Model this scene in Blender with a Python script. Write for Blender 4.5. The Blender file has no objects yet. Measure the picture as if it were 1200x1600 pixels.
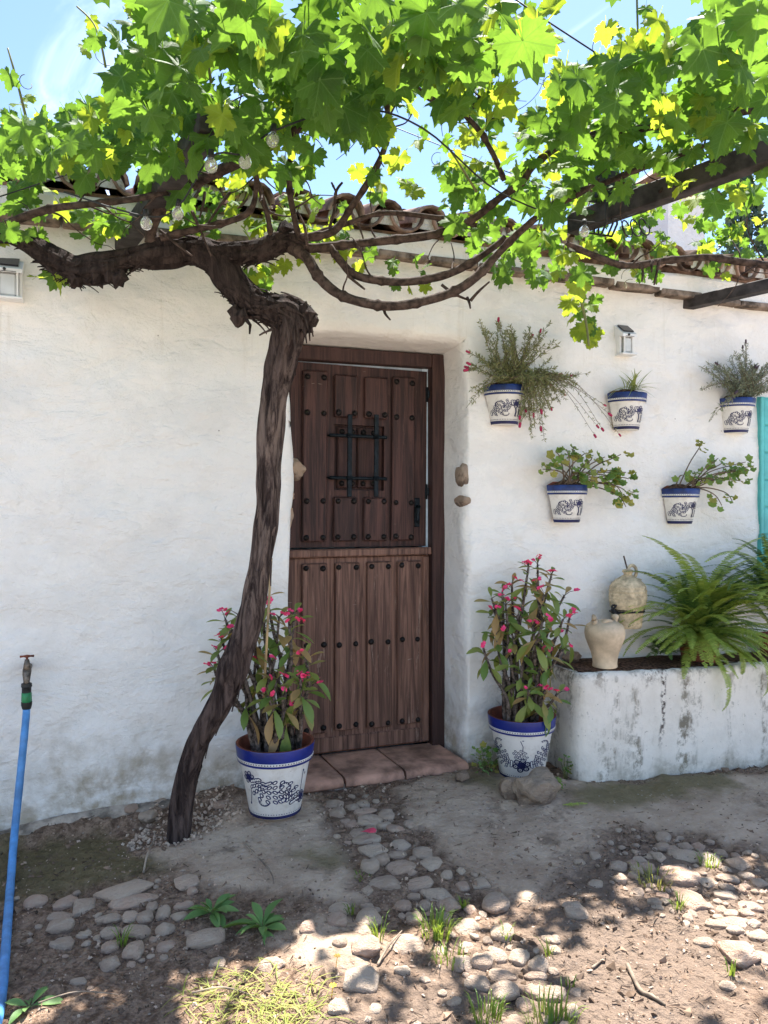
import bpy, math, random
import numpy as np
from mathutils import Vector, Matrix, noise as mnoise

random.seed(7)
RNG = np.random.RandomState(11)
scene = bpy.context.scene
COL = scene.collection
R = math.radians

# ---------------------------------------------------------------- camera, sky, sun, exposure
F = 1202.0                       # focal length in photo pixels (photo 1200 x 1600)
YAW = R(20.0)
S_, C_ = math.sin(YAW), math.cos(YAW)
CAM = Vector((0.0, -3.47, 1.40))  # house front is the plane y = 0
HV = 787.0                       # horizon row in the photo
cam_d = bpy.data.cameras.new('camera')
cam = bpy.data.objects.new('camera', cam_d)
COL.objects.link(cam)
cam.location = CAM
cam.rotation_euler = (R(90), 0, -YAW)
cam_d.sensor_fit = 'VERTICAL'
cam_d.sensor_height = 24.0
cam_d.sensor_width = 18.0
cam_d.lens = 24.0 * F / 1600.0
cam_d.shift_y = -(800.0 - HV) / 1600.0
cam_d.clip_start = 0.05
cam_d.clip_end = 1000
scene.camera = cam

SUN_EL, SUN_AZ = R(66), R(38)      # azimuth from +Y (behind the house) towards +X
sun_dir = Vector((math.sin(SUN_AZ)*math.cos(SUN_EL), math.cos(SUN_AZ)*math.cos(SUN_EL), math.sin(SUN_EL)))
world = bpy.data.worlds.new('World')
scene.world = world
world.use_nodes = True
wnt = world.node_tree
wnt.nodes.clear()
SKY_STRENGTH = 0.0505
sun_d = bpy.data.lights.new('sun', 'SUN')
sun_o = bpy.data.objects.new('sun', sun_d)
COL.objects.link(sun_o)
sun_d.energy = 2.7
sun_d.angle = R(0.6)
sun_d.color = (1.0, 0.96, 0.90)
sun_o.rotation_euler = (-sun_dir).to_track_quat('-Z', 'Y').to_euler()
sun_o.location = (3, 3, 8)
scene.view_settings.view_transform = 'Standard'
scene.view_settings.look = 'None'
scene.view_settings.gamma = 1
scene.view_settings.use_curve_mapping = False
scene.view_settings.exposure = 2.66
try:
    scene.cycles.max_bounces = 8
    scene.cycles.diffuse_bounces = 5
    scene.cycles.transmission_bounces = 6
    scene.cycles.transparent_max_bounces = 6
except Exception:
    pass

# ---------------------------------------------------------------- node helpers
def node(nt, typ, ins=None, **attrs):
    n = nt.nodes.new(typ)
    for k, v in attrs.items():
        setattr(n, k, v)
    for k, v in (ins or {}).items():
        s = n.inputs[k]
        if isinstance(v, bpy.types.NodeSocket):
            nt.links.new(v, s)
        else:
            if isinstance(v, (tuple, list)) and len(v) == 3 and s.type == 'RGBA':
                v = (*v, 1)
            s.default_value = v
    return n
def mth(nt, op, a, b=0.0, c=None, clamp=False):
    ins = {0: a, 1: b}
    if c is not None: ins[2] = c
    return node(nt, 'ShaderNodeMath', ins, operation=op, use_clamp=clamp).outputs[0]
def mix(nt, fac, a, b, blend='MIX'):
    n = nt.nodes.new('ShaderNodeMix'); n.data_type = 'RGBA'; n.blend_type = blend
    for i, v in ((0, fac), (6, a), (7, b)):
        s = n.inputs[i]
        if isinstance(v, bpy.types.NodeSocket): nt.links.new(v, s)
        elif i == 0: s.default_value = v
        else: s.default_value = (*v[:3], 1)
    return n.outputs[2]
def noise(nt, vec, scale, detail=4, rough=0.55, dist=0.0):
    return node(nt, 'ShaderNodeTexNoise', {'Vector': vec, 'Scale': scale, 'Detail': detail, 'Roughness': rough, 'Distortion': dist}).outputs['Fac']
def ramp(nt, fac, stops):
    n = node(nt, 'ShaderNodeValToRGB', {'Fac': fac})
    el = n.color_ramp.elements
    while len(el) < len(stops): el.new(0.5)
    for e, (p, c) in zip(el, stops):
        e.position = p
        e.color = (c, c, c, 1) if not isinstance(c, (tuple, list)) else (*c[:3], 1)
    return n.outputs['Color']
def step(nt, v, a, b):            # smooth 0..1 between a and b
    return node(nt, 'ShaderNodeMapRange', {'Value': v, 'From Min': a, 'From Max': b}, interpolation_type='SMOOTHSTEP').outputs[0]
def scalev(nt, vec, s, off=None):
    ins = {'Vector': vec, 'Scale': s}
    if off is not None: ins['Location'] = off
    return node(nt, 'ShaderNodeMapping', ins).outputs[0]
def new_mat(name, rough=0.8, spec=0.3):
    m = bpy.data.materials.new(name); m.use_nodes = True
    nt = m.node_tree; nt.nodes.clear()
    out = nt.nodes.new('ShaderNodeOutputMaterial')
    b = node(nt, 'ShaderNodeBsdfPrincipled', {'Roughness': rough, 'Specular IOR Level': spec})
    nt.links.new(b.outputs[0], out.inputs[0])
    tc = nt.nodes.new('ShaderNodeTexCoord')
    return m, nt, b, tc.outputs['Object'], out
def setc(nt, b, col): 
    if isinstance(col, bpy.types.NodeSocket): nt.links.new(col, b.inputs['Base Color'])
    else: b.inputs['Base Color'].default_value = (*col, 1)
def bump(nt, b, h, strength=0.5, dist=0.01):
    n = node(nt, 'ShaderNodeBump', {'Height': h, 'Strength': strength, 'Distance': dist})
    nt.links.new(n.outputs[0], b.inputs['Normal'])
def rnd(nt):
    o = nt.nodes.new('ShaderNodeObjectInfo').outputs['Random']
    g = nt.nodes.new('ShaderNodeNewGeometry').outputs['Random Per Island']
    return mth(nt, 'FRACT', mth(nt, 'ADD', o, g))
def rcoord(nt, co):
    o = nt.nodes.new('ShaderNodeObjectInfo')
    sc = node(nt, 'ShaderNodeVectorMath', {0: o.outputs['Location'], 1: (3.7, 5.1, 7.3)}, operation='MULTIPLY')
    return node(nt, 'ShaderNodeVectorMath', {0: co, 1: sc.outputs[0]}, operation='ADD').outputs[0]

# ---- sky: Nishita with thin high cloud
tcw = wnt.nodes.new('ShaderNodeTexCoord')
sky = wnt.nodes.new('ShaderNodeTexSky')
sky.sky_type = 'NISHITA'; sky.sun_disc = False
sky.sun_elevation = SUN_EL; sky.sun_rotation = SUN_AZ
sky.altitude = 800; sky.air_density = 1.0; sky.dust_density = 0.7; sky.ozone_density = 3.2
cv = scalev(wnt, tcw.outputs['Generated'], (1.2, 1.2, 3.0), (0.35, 0.1, 0.0))
cl = noise(wnt, cv, 1.7, 7, 0.6, 0.6)
clm = step(wnt, cl, 0.50, 0.76)
cvs = scalev(wnt, node(wnt, 'ShaderNodeVectorRotate', {'Vector': tcw.outputs['Generated'], 'Angle': 0.6}, rotation_type='Y_AXIS').outputs[0], (1.0, 1.0, 16.0))
st = step(wnt, noise(wnt, cvs, 1.3, 3), 0.66, 0.75)
fac = mth(wnt, 'MAXIMUM', mth(wnt, 'MULTIPLY', clm, 0.62), mth(wnt, 'MULTIPLY', st, 0.22))
skyc = mix(wnt, fac, sky.outputs[0], (13.0, 13.2, 13.6))
bg = node(wnt, 'ShaderNodeBackground', {'Color': skyc, 'Strength': SKY_STRENGTH})
wo = wnt.nodes.new('ShaderNodeOutputWorld')
wnt.links.new(bg.outputs[0], wo.inputs[0])

# ---------------------------------------------------------------- geometry helpers
def fr(u):
    a = (u - 600.0) / F
    return S_ + a*C_, C_ - a*S_
def PD(u, v, d):                  # point at depth d
    x, y = fr(u)
    return Vector((CAM.x + d*x, CAM.y + d*y, CAM.z + (HV - v)*d/F))
def PY(u, v, y):                  # point on the plane Y = y
    return PD(u, v, (y - CAM.y) / fr(u)[1])
def px_of(p):
    rx, ry = p[0]-CAM.x, p[1]-CAM.y
    d = rx*S_ + ry*C_; r = rx*C_ - ry*S_
    return 600 + F*r/d, HV - F*(p[2]-CAM.z)/d, d

def _hash(ix, iy, seed):
    n = (ix*374761393 + iy*668265263 + seed*974634777) & 0x7fffffff
    n = ((n ^ (n >> 13)) * 1274126177) & 0x7fffffff
    return ((n ^ (n >> 16)) & 0xffff) / 65535.0
def vnoise(x, y, seed=0):
    x = np.asarray(x, float); y = np.asarray(y, float)
    ix = np.floor(x).astype(np.int64); iy = np.floor(y).astype(np.int64)
    fx = x-ix; fy = y-iy
    fx = fx*fx*fx*(fx*(fx*6-15)+10); fy = fy*fy*fy*(fy*(fy*6-15)+10)
    a = _hash(ix, iy, seed); b = _hash(ix+1, iy, seed); c = _hash(ix, iy+1, seed); d = _hash(ix+1, iy+1, seed)
    return (a+(b-a)*fx)*(1-fy) + (c+(d-c)*fx)*fy
def fbm(x, y, oct=4, seed=0, gain=0.5):
    s = 0; amp = 1; tot = 0
    for i in range(oct):
        s = s + amp*(vnoise(np.asarray(x)*2**i+i*17.3, np.asarray(y)*2**i+i*9.1, seed+i)-0.5)
        tot += amp; amp *= gain
    return s/tot*2                 # about -1..1
def sstep(t):
    t = np.clip(t, 0, 1); return t*t*(3-2*t)

class MB:
    def __init__(s): s.v = []; s.f = []; s.m = []
    def add(s, vs, fs, mi=0):
        o = len(s.v); s.v.extend([tuple(p) for p in vs]); s.f.extend([tuple(i+o for i in f) for f in fs]); s.m.extend([mi]*len(fs))
    def box(s, lo, hi, mi=0, bev=0.0, mat=None):
        x0, y0, z0 = lo; x1, y1, z1 = hi
        if bev <= 0:
            vs = [(x0,y0,z0),(x1,y0,z0),(x1,y1,z0),(x0,y1,z0),(x0,y0,z1),(x1,y0,z1),(x1,y1,z1),(x0,y1,z1)]
            fs = [(0,3,2,1),(4,5,6,7),(0,1,5,4),(1,2,6,5),(2,3,7,6),(3,0,4,7)]
        else:
            vs, idx = [], {}
            for cx in (0,1):
                for cy in (0,1):
                    for cz in (0,1):
                        c = [(x0,x1)[cx],(y0,y1)[cy],(z0,z1)[cz]]; sg = [1-2*cx,1-2*cy,1-2*cz]
                        for ax in range(3):
                            p = list(c)
                            for k in range(3):
                                if k != ax: p[k] += sg[k]*bev
                            idx[(cx,cy,cz,ax)] = len(vs); vs.append(tuple(p))
            fs = []
            for ax in range(3):
                o1, o2 = [k for k in range(3) if k != ax]
                for sd in (0,1):
                    q = []
                    for a, b in ((0,0),(1,0),(1,1),(0,1)):
                        c = [0,0,0]; c[ax]=sd; c[o1]=a; c[o2]=b
                        q.append(idx[(*c,ax)])
                    fs.append(tuple(q))
                for a in (0,1):
                    for b in (0,1):
                        c0 = [0,0,0]; c0[o1]=a; c0[o2]=b; c1 = list(c0); c1[ax]=1
                        fs.append((idx[(*c0,o1)], idx[(*c1,o1)], idx[(*c1,o2)], idx[(*c0,o2)]))
            for c in [(a,b,d) for a in (0,1) for b in (0,1) for d in (0,1)]:
                fs.append(tuple(idx[(*c,k)] for k in range(3)))
        if mat is not None: vs = [mat @ Vector(p) for p in vs]
        s.add(vs, fs, mi)
    def tube(s, pts, rad, n=8, mi=0, caps=True, disp=None):
        pts = [Vector(p) for p in pts]
        if not isinstance(rad, (list, tuple)): rad = [rad]*len(pts)
        vs, fs = [], []
        up = None
        for i, p in enumerate(pts):
            t = (pts[min(i+1, len(pts)-1)] - pts[max(i-1, 0)])
            if t.length < 1e-9: t = Vector((0,0,1))
            t.normalize()
            if up is None:
                up = t.orthogonal().normalized()
            up = (up - t*up.dot(t))
            if up.length < 1e-6: up = t.orthogonal()
            up.normalize(); w = t.cross(up)
            for k in range(n):
                a = 2*math.pi*k/n
                dr = up*math.cos(a) + w*math.sin(a)
                r = rad[i]
                if disp: r *= disp(i, a, p)
                vs.append(p + dr*r)
        for i in range(len(pts)-1):
            for k in range(n):
                k2 = (k+1) % n
                fs.append((i*n+k, i*n+k2, (i+1)*n+k2, (i+1)*n+k))
        if caps:
            fs.append(tuple(reversed(range(n)))); fs.append(tuple((len(pts)-1)*n+k for k in range(n)))
        s.add(vs, fs, mi)
    def lathe(s, prof, n=32, c=(0,0,0), mi=0, a0=0.0, a1=2*math.pi, sy=1.0, wob=None):
        full = abs(a1-a0-2*math.pi) < 1e-6
        cols = n if full else n+1
        vs, fs = [], []
        for (r, z) in prof:
            for k in range(cols):
                a = a0 + (a1-a0)*k/n
                rr = r*(wob(a, z) if wob else 1)
                vs.append((c[0]+rr*math.cos(a), c[1]+rr*math.sin(a)*sy, c[2]+z))
        for i in range(len(prof)-1):
            for k in range(n if full else n):
                k2 = (k+1) % cols
                fs.append((i*cols+k, i*cols+k2, (i+1)*cols+k2, (i+1)*cols+k))
        s.add(vs, fs, mi)
    def xf(s, mat, start=0):
        s.v[start:] = [tuple(mat @ Vector(p)) for p in s.v[start:]]
    def mesh(s, name, mats, smooth=True):
        me = bpy.data.meshes.new(name)
        me.from_pydata(s.v, [], s.f)
        if not isinstance(mats, (list, tuple)): mats = [mats]
        for m in mats: me.materials.append(m)
        if len(mats) > 1: me.polygons.foreach_set('material_index', s.m)
        me.polygons.foreach_set('use_smooth', [bool(smooth)]*len(me.polygons))
        me.update()
        return me
    def build(s, name, mats, parent=None, smooth=True, sharp=None):
        me = s.mesh(name, mats, smooth)
        if sharp:
            me.set_sharp_from_angle(angle=R(sharp))
        return link(name, me, parent)

WO = {}
def link(name, me, parent=None, loc=(0,0,0), rot=None, scale=None, mat=None):
    o = bpy.data.objects.new(name, me)
    COL.objects.link(o)
    loc = Vector(loc)
    if mat is not None:
        m = mat.copy(); loc = m.translation.copy()
        m.translation = loc - (WO[parent.name] if parent else Vector())
        if parent: o.parent = parent
        o.matrix_basis = m
    else:
        if parent: o.parent = parent
        o.location = loc - (WO[parent.name] if parent else Vector())
        if rot is not None: o.rotation_euler = rot
        if scale is not None: o.scale = scale
    WO[o.name] = loc
    return o
def tag(o, label=None, cat=None, group=None, kind=None):
    if label: o['label'] = label
    if cat: o['category'] = cat
    if group: o['group'] = group
    if kind: o['kind'] = kind
    return o
def thing(name, label, cat, loc=(0,0,0), group=None):
    o = link(name, None, None, loc)
    o.empty_display_size = 0.1
    return tag(o, label, cat, group)
def smooth_path(pts, rads, per=6):
    """Catmull-Rom through points (Vector) with radii"""
    n = len(pts); op, orr = [], []
    for i in range(n-1):
        p0, p1, p2, p3 = pts[max(i-1,0)], pts[i], pts[i+1], pts[min(i+2,n-1)]
        for k in range(per):
            t = k/per
            op.append(0.5*((2*p1)+(p2-p0)*t+(2*p0-5*p1+4*p2-p3)*t*t+(3*p1-p0-3*p2+p3)*t*t*t))
            orr.append(rads[i]+(rads[i+1]-rads[i])*t)
    op.append(pts[-1]); orr.append(rads[-1])
    return op, orr
def frame(pos, tip, nrm, s):
    """matrix: local +Y to tip, +Z to normal"""
    y = Vector(tip).normalized(); z = Vector(nrm); z = (z - y*z.dot(y))
    if z.length < 1e-5: z = y.orthogonal()
    z.normalize(); x = y.cross(z)
    m = Matrix(((x.x,y.x,z.x,0),(x.y,y.y,z.y,0),(x.z,y.z,z.z,0),(0,0,0,1)))
    m = m @ Matrix.Scale(s, 4); m.translation = pos
    return m
def rv():
    while True:
        v = Vector((random.uniform(-1,1), random.uniform(-1,1), random.uniform(-1,1)))
        if 0.01 < v.length < 1: return v.normalized()
U = random.uniform

# ---------------------------------------------------------------- materials
def m_plaster():
    m, nt, b, co, out = new_mat('limewash_plaster', 0.9, 0.15)
    n1 = noise(nt, co, 1.3, 5); n2 = noise(nt, co, 6.0, 6)
    base = mix(nt, step(nt, n1, 0.35, 0.65), (0.85,0.825,0.78), (0.83,0.81,0.775))
    base = mix(nt, mth(nt,'MULTIPLY', step(nt, n2, 0.52, 0.75), 0.35), base, (0.70,0.68,0.62))
    z = node(nt, 'ShaderNodeSeparateXYZ', {0: co}).outputs[2]
    # damp and grime above the footing
    g = mth(nt, 'ADD', z, mth(nt, 'MULTIPLY', mth(nt, 'SUBTRACT', noise(nt, co, 2.2, 7, 0.65), 0.5), -1.1))
    dirt = step(nt, g, 0.50, 0.10)
    col = mix(nt, mth(nt,'MULTIPLY', dirt, step(nt, noise(nt, co, 9, 7, 0.7), 0.30, 0.62)), base, (0.42,0.36,0.275))
    mold = mth(nt, 'MULTIPLY', step(nt, g, 0.22, -0.12), step(nt, noise(nt, scalev(nt, co, (9,9,5)), 1.6, 6, 0.7), 0.48, 0.66))
    col = mix(nt, mold, col, (0.13,0.12,0.075))
    # ochre stains
    oc = mth(nt, 'MULTIPLY', step(nt, noise(nt, co, 2.9, 3), 0.66, 0.76), 0.3)
    col = mix(nt, oc, col, (0.62,0.53,0.38))
    gp = step(nt, noise(nt, scalev(nt, co, (1,1,1.5), (7,2,3)), 1.9, 6, 0.7), 0.47, 0.62)
    col = mix(nt, mth(nt,'MULTIPLY', gp, 0.30), col, (0.64,0.625,0.60))
    dr = mth(nt,'MULTIPLY', step(nt, noise(nt, scalev(nt, co, (14,14,0.8)), 1.0, 5, 0.7), 0.56, 0.74), step(nt, z, 1.5, 2.5))
    col = mix(nt, mth(nt,'MULTIPLY', dr, 0.4), col, (0.56,0.50,0.41))
    # hairline cracks
    dv = node(nt,'ShaderNodeVectorMath', {0: scalev(nt, co, (1,1,1.7)), 1: node(nt,'ShaderNodeTexNoise',{'Vector':co,'Scale':3.0,'Detail':6}).outputs['Color']}, operation='ADD').outputs[0]
    vo = node(nt, 'ShaderNodeTexVoronoi', {'Vector': dv, 'Scale': 1.9}, feature='DISTANCE_TO_EDGE').outputs['Distance']
    crk = mth(nt,'MULTIPLY', step(nt, vo, 0.009, 0.002), step(nt, noise(nt, co, 1.7, 2), 0.66, 0.74))
    col = mix(nt, mth(nt,'MULTIPLY', crk, 0.3), col, (0.5,0.46,0.4))
    # small pits
    sp = node(nt, 'ShaderNodeTexVoronoi', {'Vector': co, 'Scale': 11.0}).outputs['Distance']
    spm = mth(nt,'MULTIPLY', step(nt, sp, 0.045, 0.02), step(nt, noise(nt, co, 5.0, 1), 0.56, 0.6))
    col = mix(nt, spm, col, (0.25,0.22,0.18))
    setc(nt, b, col)
    h = mth(nt,'ADD', mth(nt,'MULTIPLY', noise(nt, scalev(nt, co, (5,5,8)), 1.0, 8, 0.6, 0.3), 1.0), mth(nt,'MULTIPLY', noise(nt, co, 24, 7, 0.66), 0.42))
    lay = step(nt, noise(nt, scalev(nt, co, (1.6,1.6,3.4)), 1.0, 6, 0.6, 0.8), 0.48, 0.53)
    h = mth(nt,'ADD', h, mth(nt,'MULTIPLY', lay, 0.10))
    lay2 = step(nt, noise(nt, scalev(nt, co, (2.6,2.6,7.0), (4,3,1)), 1.0, 6, 0.6, 1.4), 0.52, 0.57)
    h = mth(nt,'ADD', h, mth(nt,'MULTIPLY', lay2, 0.05))
    h = mth(nt,'SUBTRACT', h, mth(nt,'MULTIPLY', crk, 0.25))
    bump(nt, b, h, 1.0, 0.023)
    return m
def m_ground():
    m, nt, b, co, out = new_mat('yard_earth', 0.95, 0.12)
    at = node(nt, 'ShaderNodeAttribute', attribute_name='mask')
    sep = node(nt, 'ShaderNodeSeparateColor', {0: at.outputs['Color']})
    conc, moss, red = sep.outputs[0], sep.outputs[1], sep.outputs[2]
    n1 = noise(nt, co, 3.0, 6, 0.65); n2 = noise(nt, co, 22, 6, 0.7); n3 = noise(nt, co, 70, 4, 0.7)
    dirt = mix(nt, step(nt, mth(nt,'ADD', mth(nt,'MULTIPLY', n2, 0.6), mth(nt,'MULTIPLY', n3, 0.4)), 0.38, 0.64), (0.15,0.094,0.064), (0.45,0.315,0.225))
    redc = mix(nt, n2, (0.19,0.135,0.10), (0.32,0.24,0.185))
    cc = mix(nt, step(nt, n1, 0.3, 0.7), (0.37,0.265,0.19), (0.57,0.44,0.33))
    cc = mix(nt, step(nt, n3, 0.55, 0.8), cc, (0.60,0.50,0.41))
    cc = mix(nt, mth(nt,'MULTIPLY', step(nt, noise(nt, co, 5.0, 6, 0.7), 0.55, 0.68), 0.8), cc, (0.20,0.145,0.105))
    mc = mix(nt, n2, (0.09,0.078,0.03), (0.27,0.215,0.115))
    col = mix(nt, red, dirt, redc)
    col = mix(nt, conc, col, cc)
    col = mix(nt, mth(nt,'MULTIPLY', moss, 0.85), col, mc)
    col = mix(nt, at.outputs['Alpha'], (0.46,0.385,0.31), col)  # outer ground beyond the view, made paler to bounce fill light
    fl = node(nt, 'ShaderNodeTexVoronoi', {'Vector': co, 'Scale': 38.0}).outputs['Distance']
    flm = mth(nt,'MULTIPLY', step(nt, fl, 0.20, 0.12), step(nt, noise(nt, co, 9.0, 3), 0.5, 0.62))
    col = mix(nt, mth(nt,'MULTIPLY', flm, 0.7), col, (0.46,0.41,0.36))
    fl2 = node(nt, 'ShaderNodeTexVoronoi', {'Vector': co, 'Scale': 24.0}).outputs['Distance']
    col = mix(nt, mth(nt,'MULTIPLY', step(nt, fl2, 0.16, 0.10), 0.5), col, (0.05,0.038,0.03))
    setc(nt, b, col)
    soil = mth(nt,'ADD', mth(nt,'MULTIPLY', n2, 1.0), mth(nt,'MULTIPLY', n3, 0.5))
    soil = mth(nt,'ADD', soil, mth(nt,'MULTIPLY', fl, -0.35))
    hc = mth(nt,'MULTIPLY', soil, mth(nt,'SUBTRACT', 1.15, mth(nt,'MULTIPLY', conc, 0.6)))
    bump(nt, b, hc, 1.0, 0.03)
    return m
def m_stone(name, cols, scale=9.0, rough=0.85):
    m, nt, b, co, out = new_mat(name, rough, 0.25)
    c2 = rcoord(nt, co)
    r = rnd(nt)
    col = mix(nt, step(nt, r, 0.1, 0.9), cols[0], cols[1])
    r2 = mth(nt,'FRACT', mth(nt,'MULTIPLY', r, 7.31))
    col = mix(nt, mth(nt,'MULTIPLY', step(nt, r2, 0.55, 0.95), 0.8), col, cols[2])
    n = noise(nt, c2, 1.8, 6, 0.65)
    col = mix(nt, mth(nt,'MULTIPLY', step(nt, n, 0.42, 0.70), 0.7), col, cols[3])
    z = node(nt, 'ShaderNodeSeparateXYZ', {0: co}).outputs[2]
    dm = mth(nt,'MULTIPLY', step(nt, mth(nt,'ADD', z, mth(nt,'MULTIPLY', mth(nt,'SUBTRACT', noise(nt, c2, 3.0, 5), 0.5), 1.6)), 0.05, -0.40), 0.7)
    col = mix(nt, dm, col, (0.14,0.10,0.078))
    n2 = noise(nt, c2, 14, 5, 0.7)
    col = mix(nt, mth(nt,'MULTIPLY', step(nt, n2, 0.58, 0.75), 0.35), col, (0.16,0.13,0.11))
    setc(nt, b, col)
    bump(nt, b, mth(nt,'ADD', n, mth(nt,'MULTIPLY', n2, 0.4)), 0.7, 0.35)
    return m
def m_plain(name, col, rough=0.6, spec=0.4, metal=0.0, vary=0.12, nscale=12.0, bmp=0.0):
    m, nt, b, co, out = new_mat(name, rough, spec)
    n = noise(nt, rcoord(nt, co), nscale, 5, 0.6)
    dk = tuple(c*(1-vary*2.2) for c in col); lt = tuple(min(1, c*(1+vary)) for c in col)
    setc(nt, b, mix(nt, step(nt, n, 0.3, 0.7), dk, lt))
    b.inputs['Metallic'].default_value = metal
    if bmp: bump(nt, b, n, bmp, 0.01)
    return m
def m_leaf(name, top, yng, trans, tmix=0.45, rough=0.5, var=None, spec=0.35, tscale=1.0, red=None, veins=False):
    m, nt, b, co, out = new_mat(name, rough, spec)
    r = rnd(nt)
    col = mix(nt, step(nt, r, 0.15, 0.95), top, yng)
    if red: 
        r3 = mth(nt,'FRACT', mth(nt,'MULTIPLY', r, 5.77))
        col = mix(nt, step(nt, r3, 0.62, 0.8), col, red)
    n = noise(nt, rcoord(nt, co), 5.0*tscale, 4)
    col = mix(nt, mth(nt,'MULTIPLY', n, 0.35), col, tuple(c*0.6 for c in top))
    tcol = mix(nt, step(nt, r, 0.1, 0.9), trans, tuple(min(1,c*1.2) for c in trans))
    if veins:
        uv = node(nt, 'ShaderNodeSeparateXYZ', {0: nt.nodes.new('ShaderNodeUVMap').outputs[0]})
        x_, y_ = uv.outputs[0], uv.outputs[1]
        an = mth(nt,'PINGPONG', mth(nt,'ABSOLUTE', mth(nt,'ARCTAN2', x_, y_)), 0.471)
        rad_ = mth(nt,'SQRT', mth(nt,'ADD', mth(nt,'MULTIPLY', x_, x_), mth(nt,'MULTIPLY', y_, y_)))
        dv_ = mth(nt,'MULTIPLY', rad_, mth(nt,'SINE', an))
        main = step(nt, dv_, 0.022, 0.008)
        side = mth(nt,'PINGPONG', mth(nt,'SUBTRACT', mth(nt,'MULTIPLY', rad_, mth(nt,'COSINE', an)), mth(nt,'MULTIPLY', dv_, 1.1)), 0.07)
        vm = mth(nt,'MAXIMUM', main, mth(nt,'MULTIPLY', step(nt, side, 0.012, 0.004), 0.6))
        col = mix(nt, mth(nt,'MULTIPLY', vm, 0.55), col, tuple(min(1, c*2.2+0.04) for c in yng))
        blot = noise(nt, node(nt,'ShaderNodeVectorMath',{0: nt.nodes.new('ShaderNodeUVMap').outputs[0], 1: node(nt,'ShaderNodeCombineXYZ',{0: mth(nt,'MULTIPLY', r, 40.0)}).outputs[0]}, operation='ADD').outputs[0], 3.5, 4)
        tcol = mix(nt, mth(nt,'MULTIPLY', vm, 0.5), tcol, tuple(c*0.45 for c in trans))
        tcol = mix(nt, mth(nt,'MULTIPLY', step(nt, blot, 0.4, 0.7), 0.4), tcol, tuple(c*0.6 for c in trans))
        bump(nt, b, mth(nt,'ADD', mth(nt,'MULTIPLY', vm, -0.6), mth(nt,'MULTIPLY', blot, 0.6)), 0.6, 0.006)
    setc(nt, b, col)
    tr = node(nt, 'ShaderNodeBsdfTranslucent', {'Color': tcol})
    ms = node(nt, 'ShaderNodeMixShader', {0: tmix, 1: b.outputs[0], 2: tr.outputs[0]})
    nt.links.new(ms.outputs[0], out.inputs[0])
    return m
def m_bark():
    m, nt, b, co, out = new_mat('vine_bark', 0.95, 0.1)
    n = noise(nt, scalev(nt, co, (30,30,4)), 1.0, 7, 0.7, 0.8)
    n2 = noise(nt, co, 9, 6, 0.6)
    col = mix(nt, step(nt, n, 0.36, 0.66), (0.027,0.019,0.018), (0.135,0.097,0.085))
    col = mix(nt, mth(nt,'MULTIPLY', step(nt, n2, 0.55, 0.75), 0.35), col, (0.125,0.09,0.075))
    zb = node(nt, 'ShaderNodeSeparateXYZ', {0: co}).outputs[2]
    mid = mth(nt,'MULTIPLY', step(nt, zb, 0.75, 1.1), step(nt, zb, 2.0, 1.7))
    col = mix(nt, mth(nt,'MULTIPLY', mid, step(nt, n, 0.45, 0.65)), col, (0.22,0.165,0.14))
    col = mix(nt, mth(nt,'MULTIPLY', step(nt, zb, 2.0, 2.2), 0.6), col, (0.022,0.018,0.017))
    setc(nt, b, col)
    bump(nt, b, n, 1.0, 0.03)
    return m
def m_wood(name, dark, light, weather=0.0, wcol=(0.3,0.25,0.22)):
    m, nt, b, co, out = new_mat(name, 0.62, 0.3)
    oi = nt.nodes.new('ShaderNodeObjectInfo')
    c2 = node(nt, 'ShaderNodeVectorMath', {0: co, 1: node(nt,'ShaderNodeVectorMath',{0: node(nt,'ShaderNodeCombineXYZ',{0:oi.outputs['Random'],1:oi.outputs['Random'],2:oi.outputs['Random']}).outputs[0],1:(31,17,53)},operation='MULTIPLY').outputs[0]}, operation='ADD').outputs[0]
    g = noise(nt, scalev(nt, c2, (38,38,1.6)), 1.0, 7, 0.65, 1.3)
    g2 = noise(nt, scalev(nt, c2, (9,9,0.9)), 1.0, 4, 0.6, 2.0)
    col = mix(nt, step(nt, g, 0.33, 0.68), dark, light)
    col = mix(nt, mth(nt,'MULTIPLY', step(nt, g2, 0.5, 0.7), 0.5), col, dark)
    col = mix(nt, mth(nt,'MULTIPLY', oi.outputs['Random'], 0.3), col, dark)
    if weather:
        w = mth(nt,'MULTIPLY', step(nt, noise(nt, scalev(nt, c2, (26,26,3.5)), 1.0, 6, 0.75), 0.58, 0.74), weather)
        col = mix(nt, w, col, wcol)
        sc = step(nt, noise(nt, scalev(nt, c2, (7,7,90)), 1.0, 2, 0.5, 0.4), 0.77, 0.79)
        col = mix(nt, mth(nt,'MULTIPLY', sc, 0.35), col, (0.5,0.42,0.36))
    setc(nt, b, col)
    bump(nt, b, g, 0.6, 0.006)
    return m

M = {}
M['plaster'] = m_plaster()
M['ground'] = m_ground()
M['cobble'] = m_stone('river_cobble', ((0.74,0.57,0.43),(0.60,0.44,0.33),(0.68,0.45,0.33),(0.76,0.63,0.50)))
M['rock'] = m_stone('rough_rock', ((0.54,0.40,0.29),(0.56,0.43,0.32),(0.48,0.34,0.25),(0.30,0.23,0.175)))
M['wallstone'] = m_stone('wall_fieldstone', ((0.62,0.44,0.31),(0.58,0.36,0.26),(0.55,0.43,0.33),(0.66,0.52,0.40)))
M['vineleaf'] = m_leaf('vine_leaf', (0.045,0.115,0.026), (0.08,0.16,0.035), (0.215,0.385,0.035), 0.43, 0.6, spec=0.2, veins=True)
M['vineleaf2'] = m_leaf('vine_leaf_young', (0.10,0.18,0.03), (0.20,0.26,0.04), (0.50,0.62,0.04), 0.48, 0.6, spec=0.2, veins=True)
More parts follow.
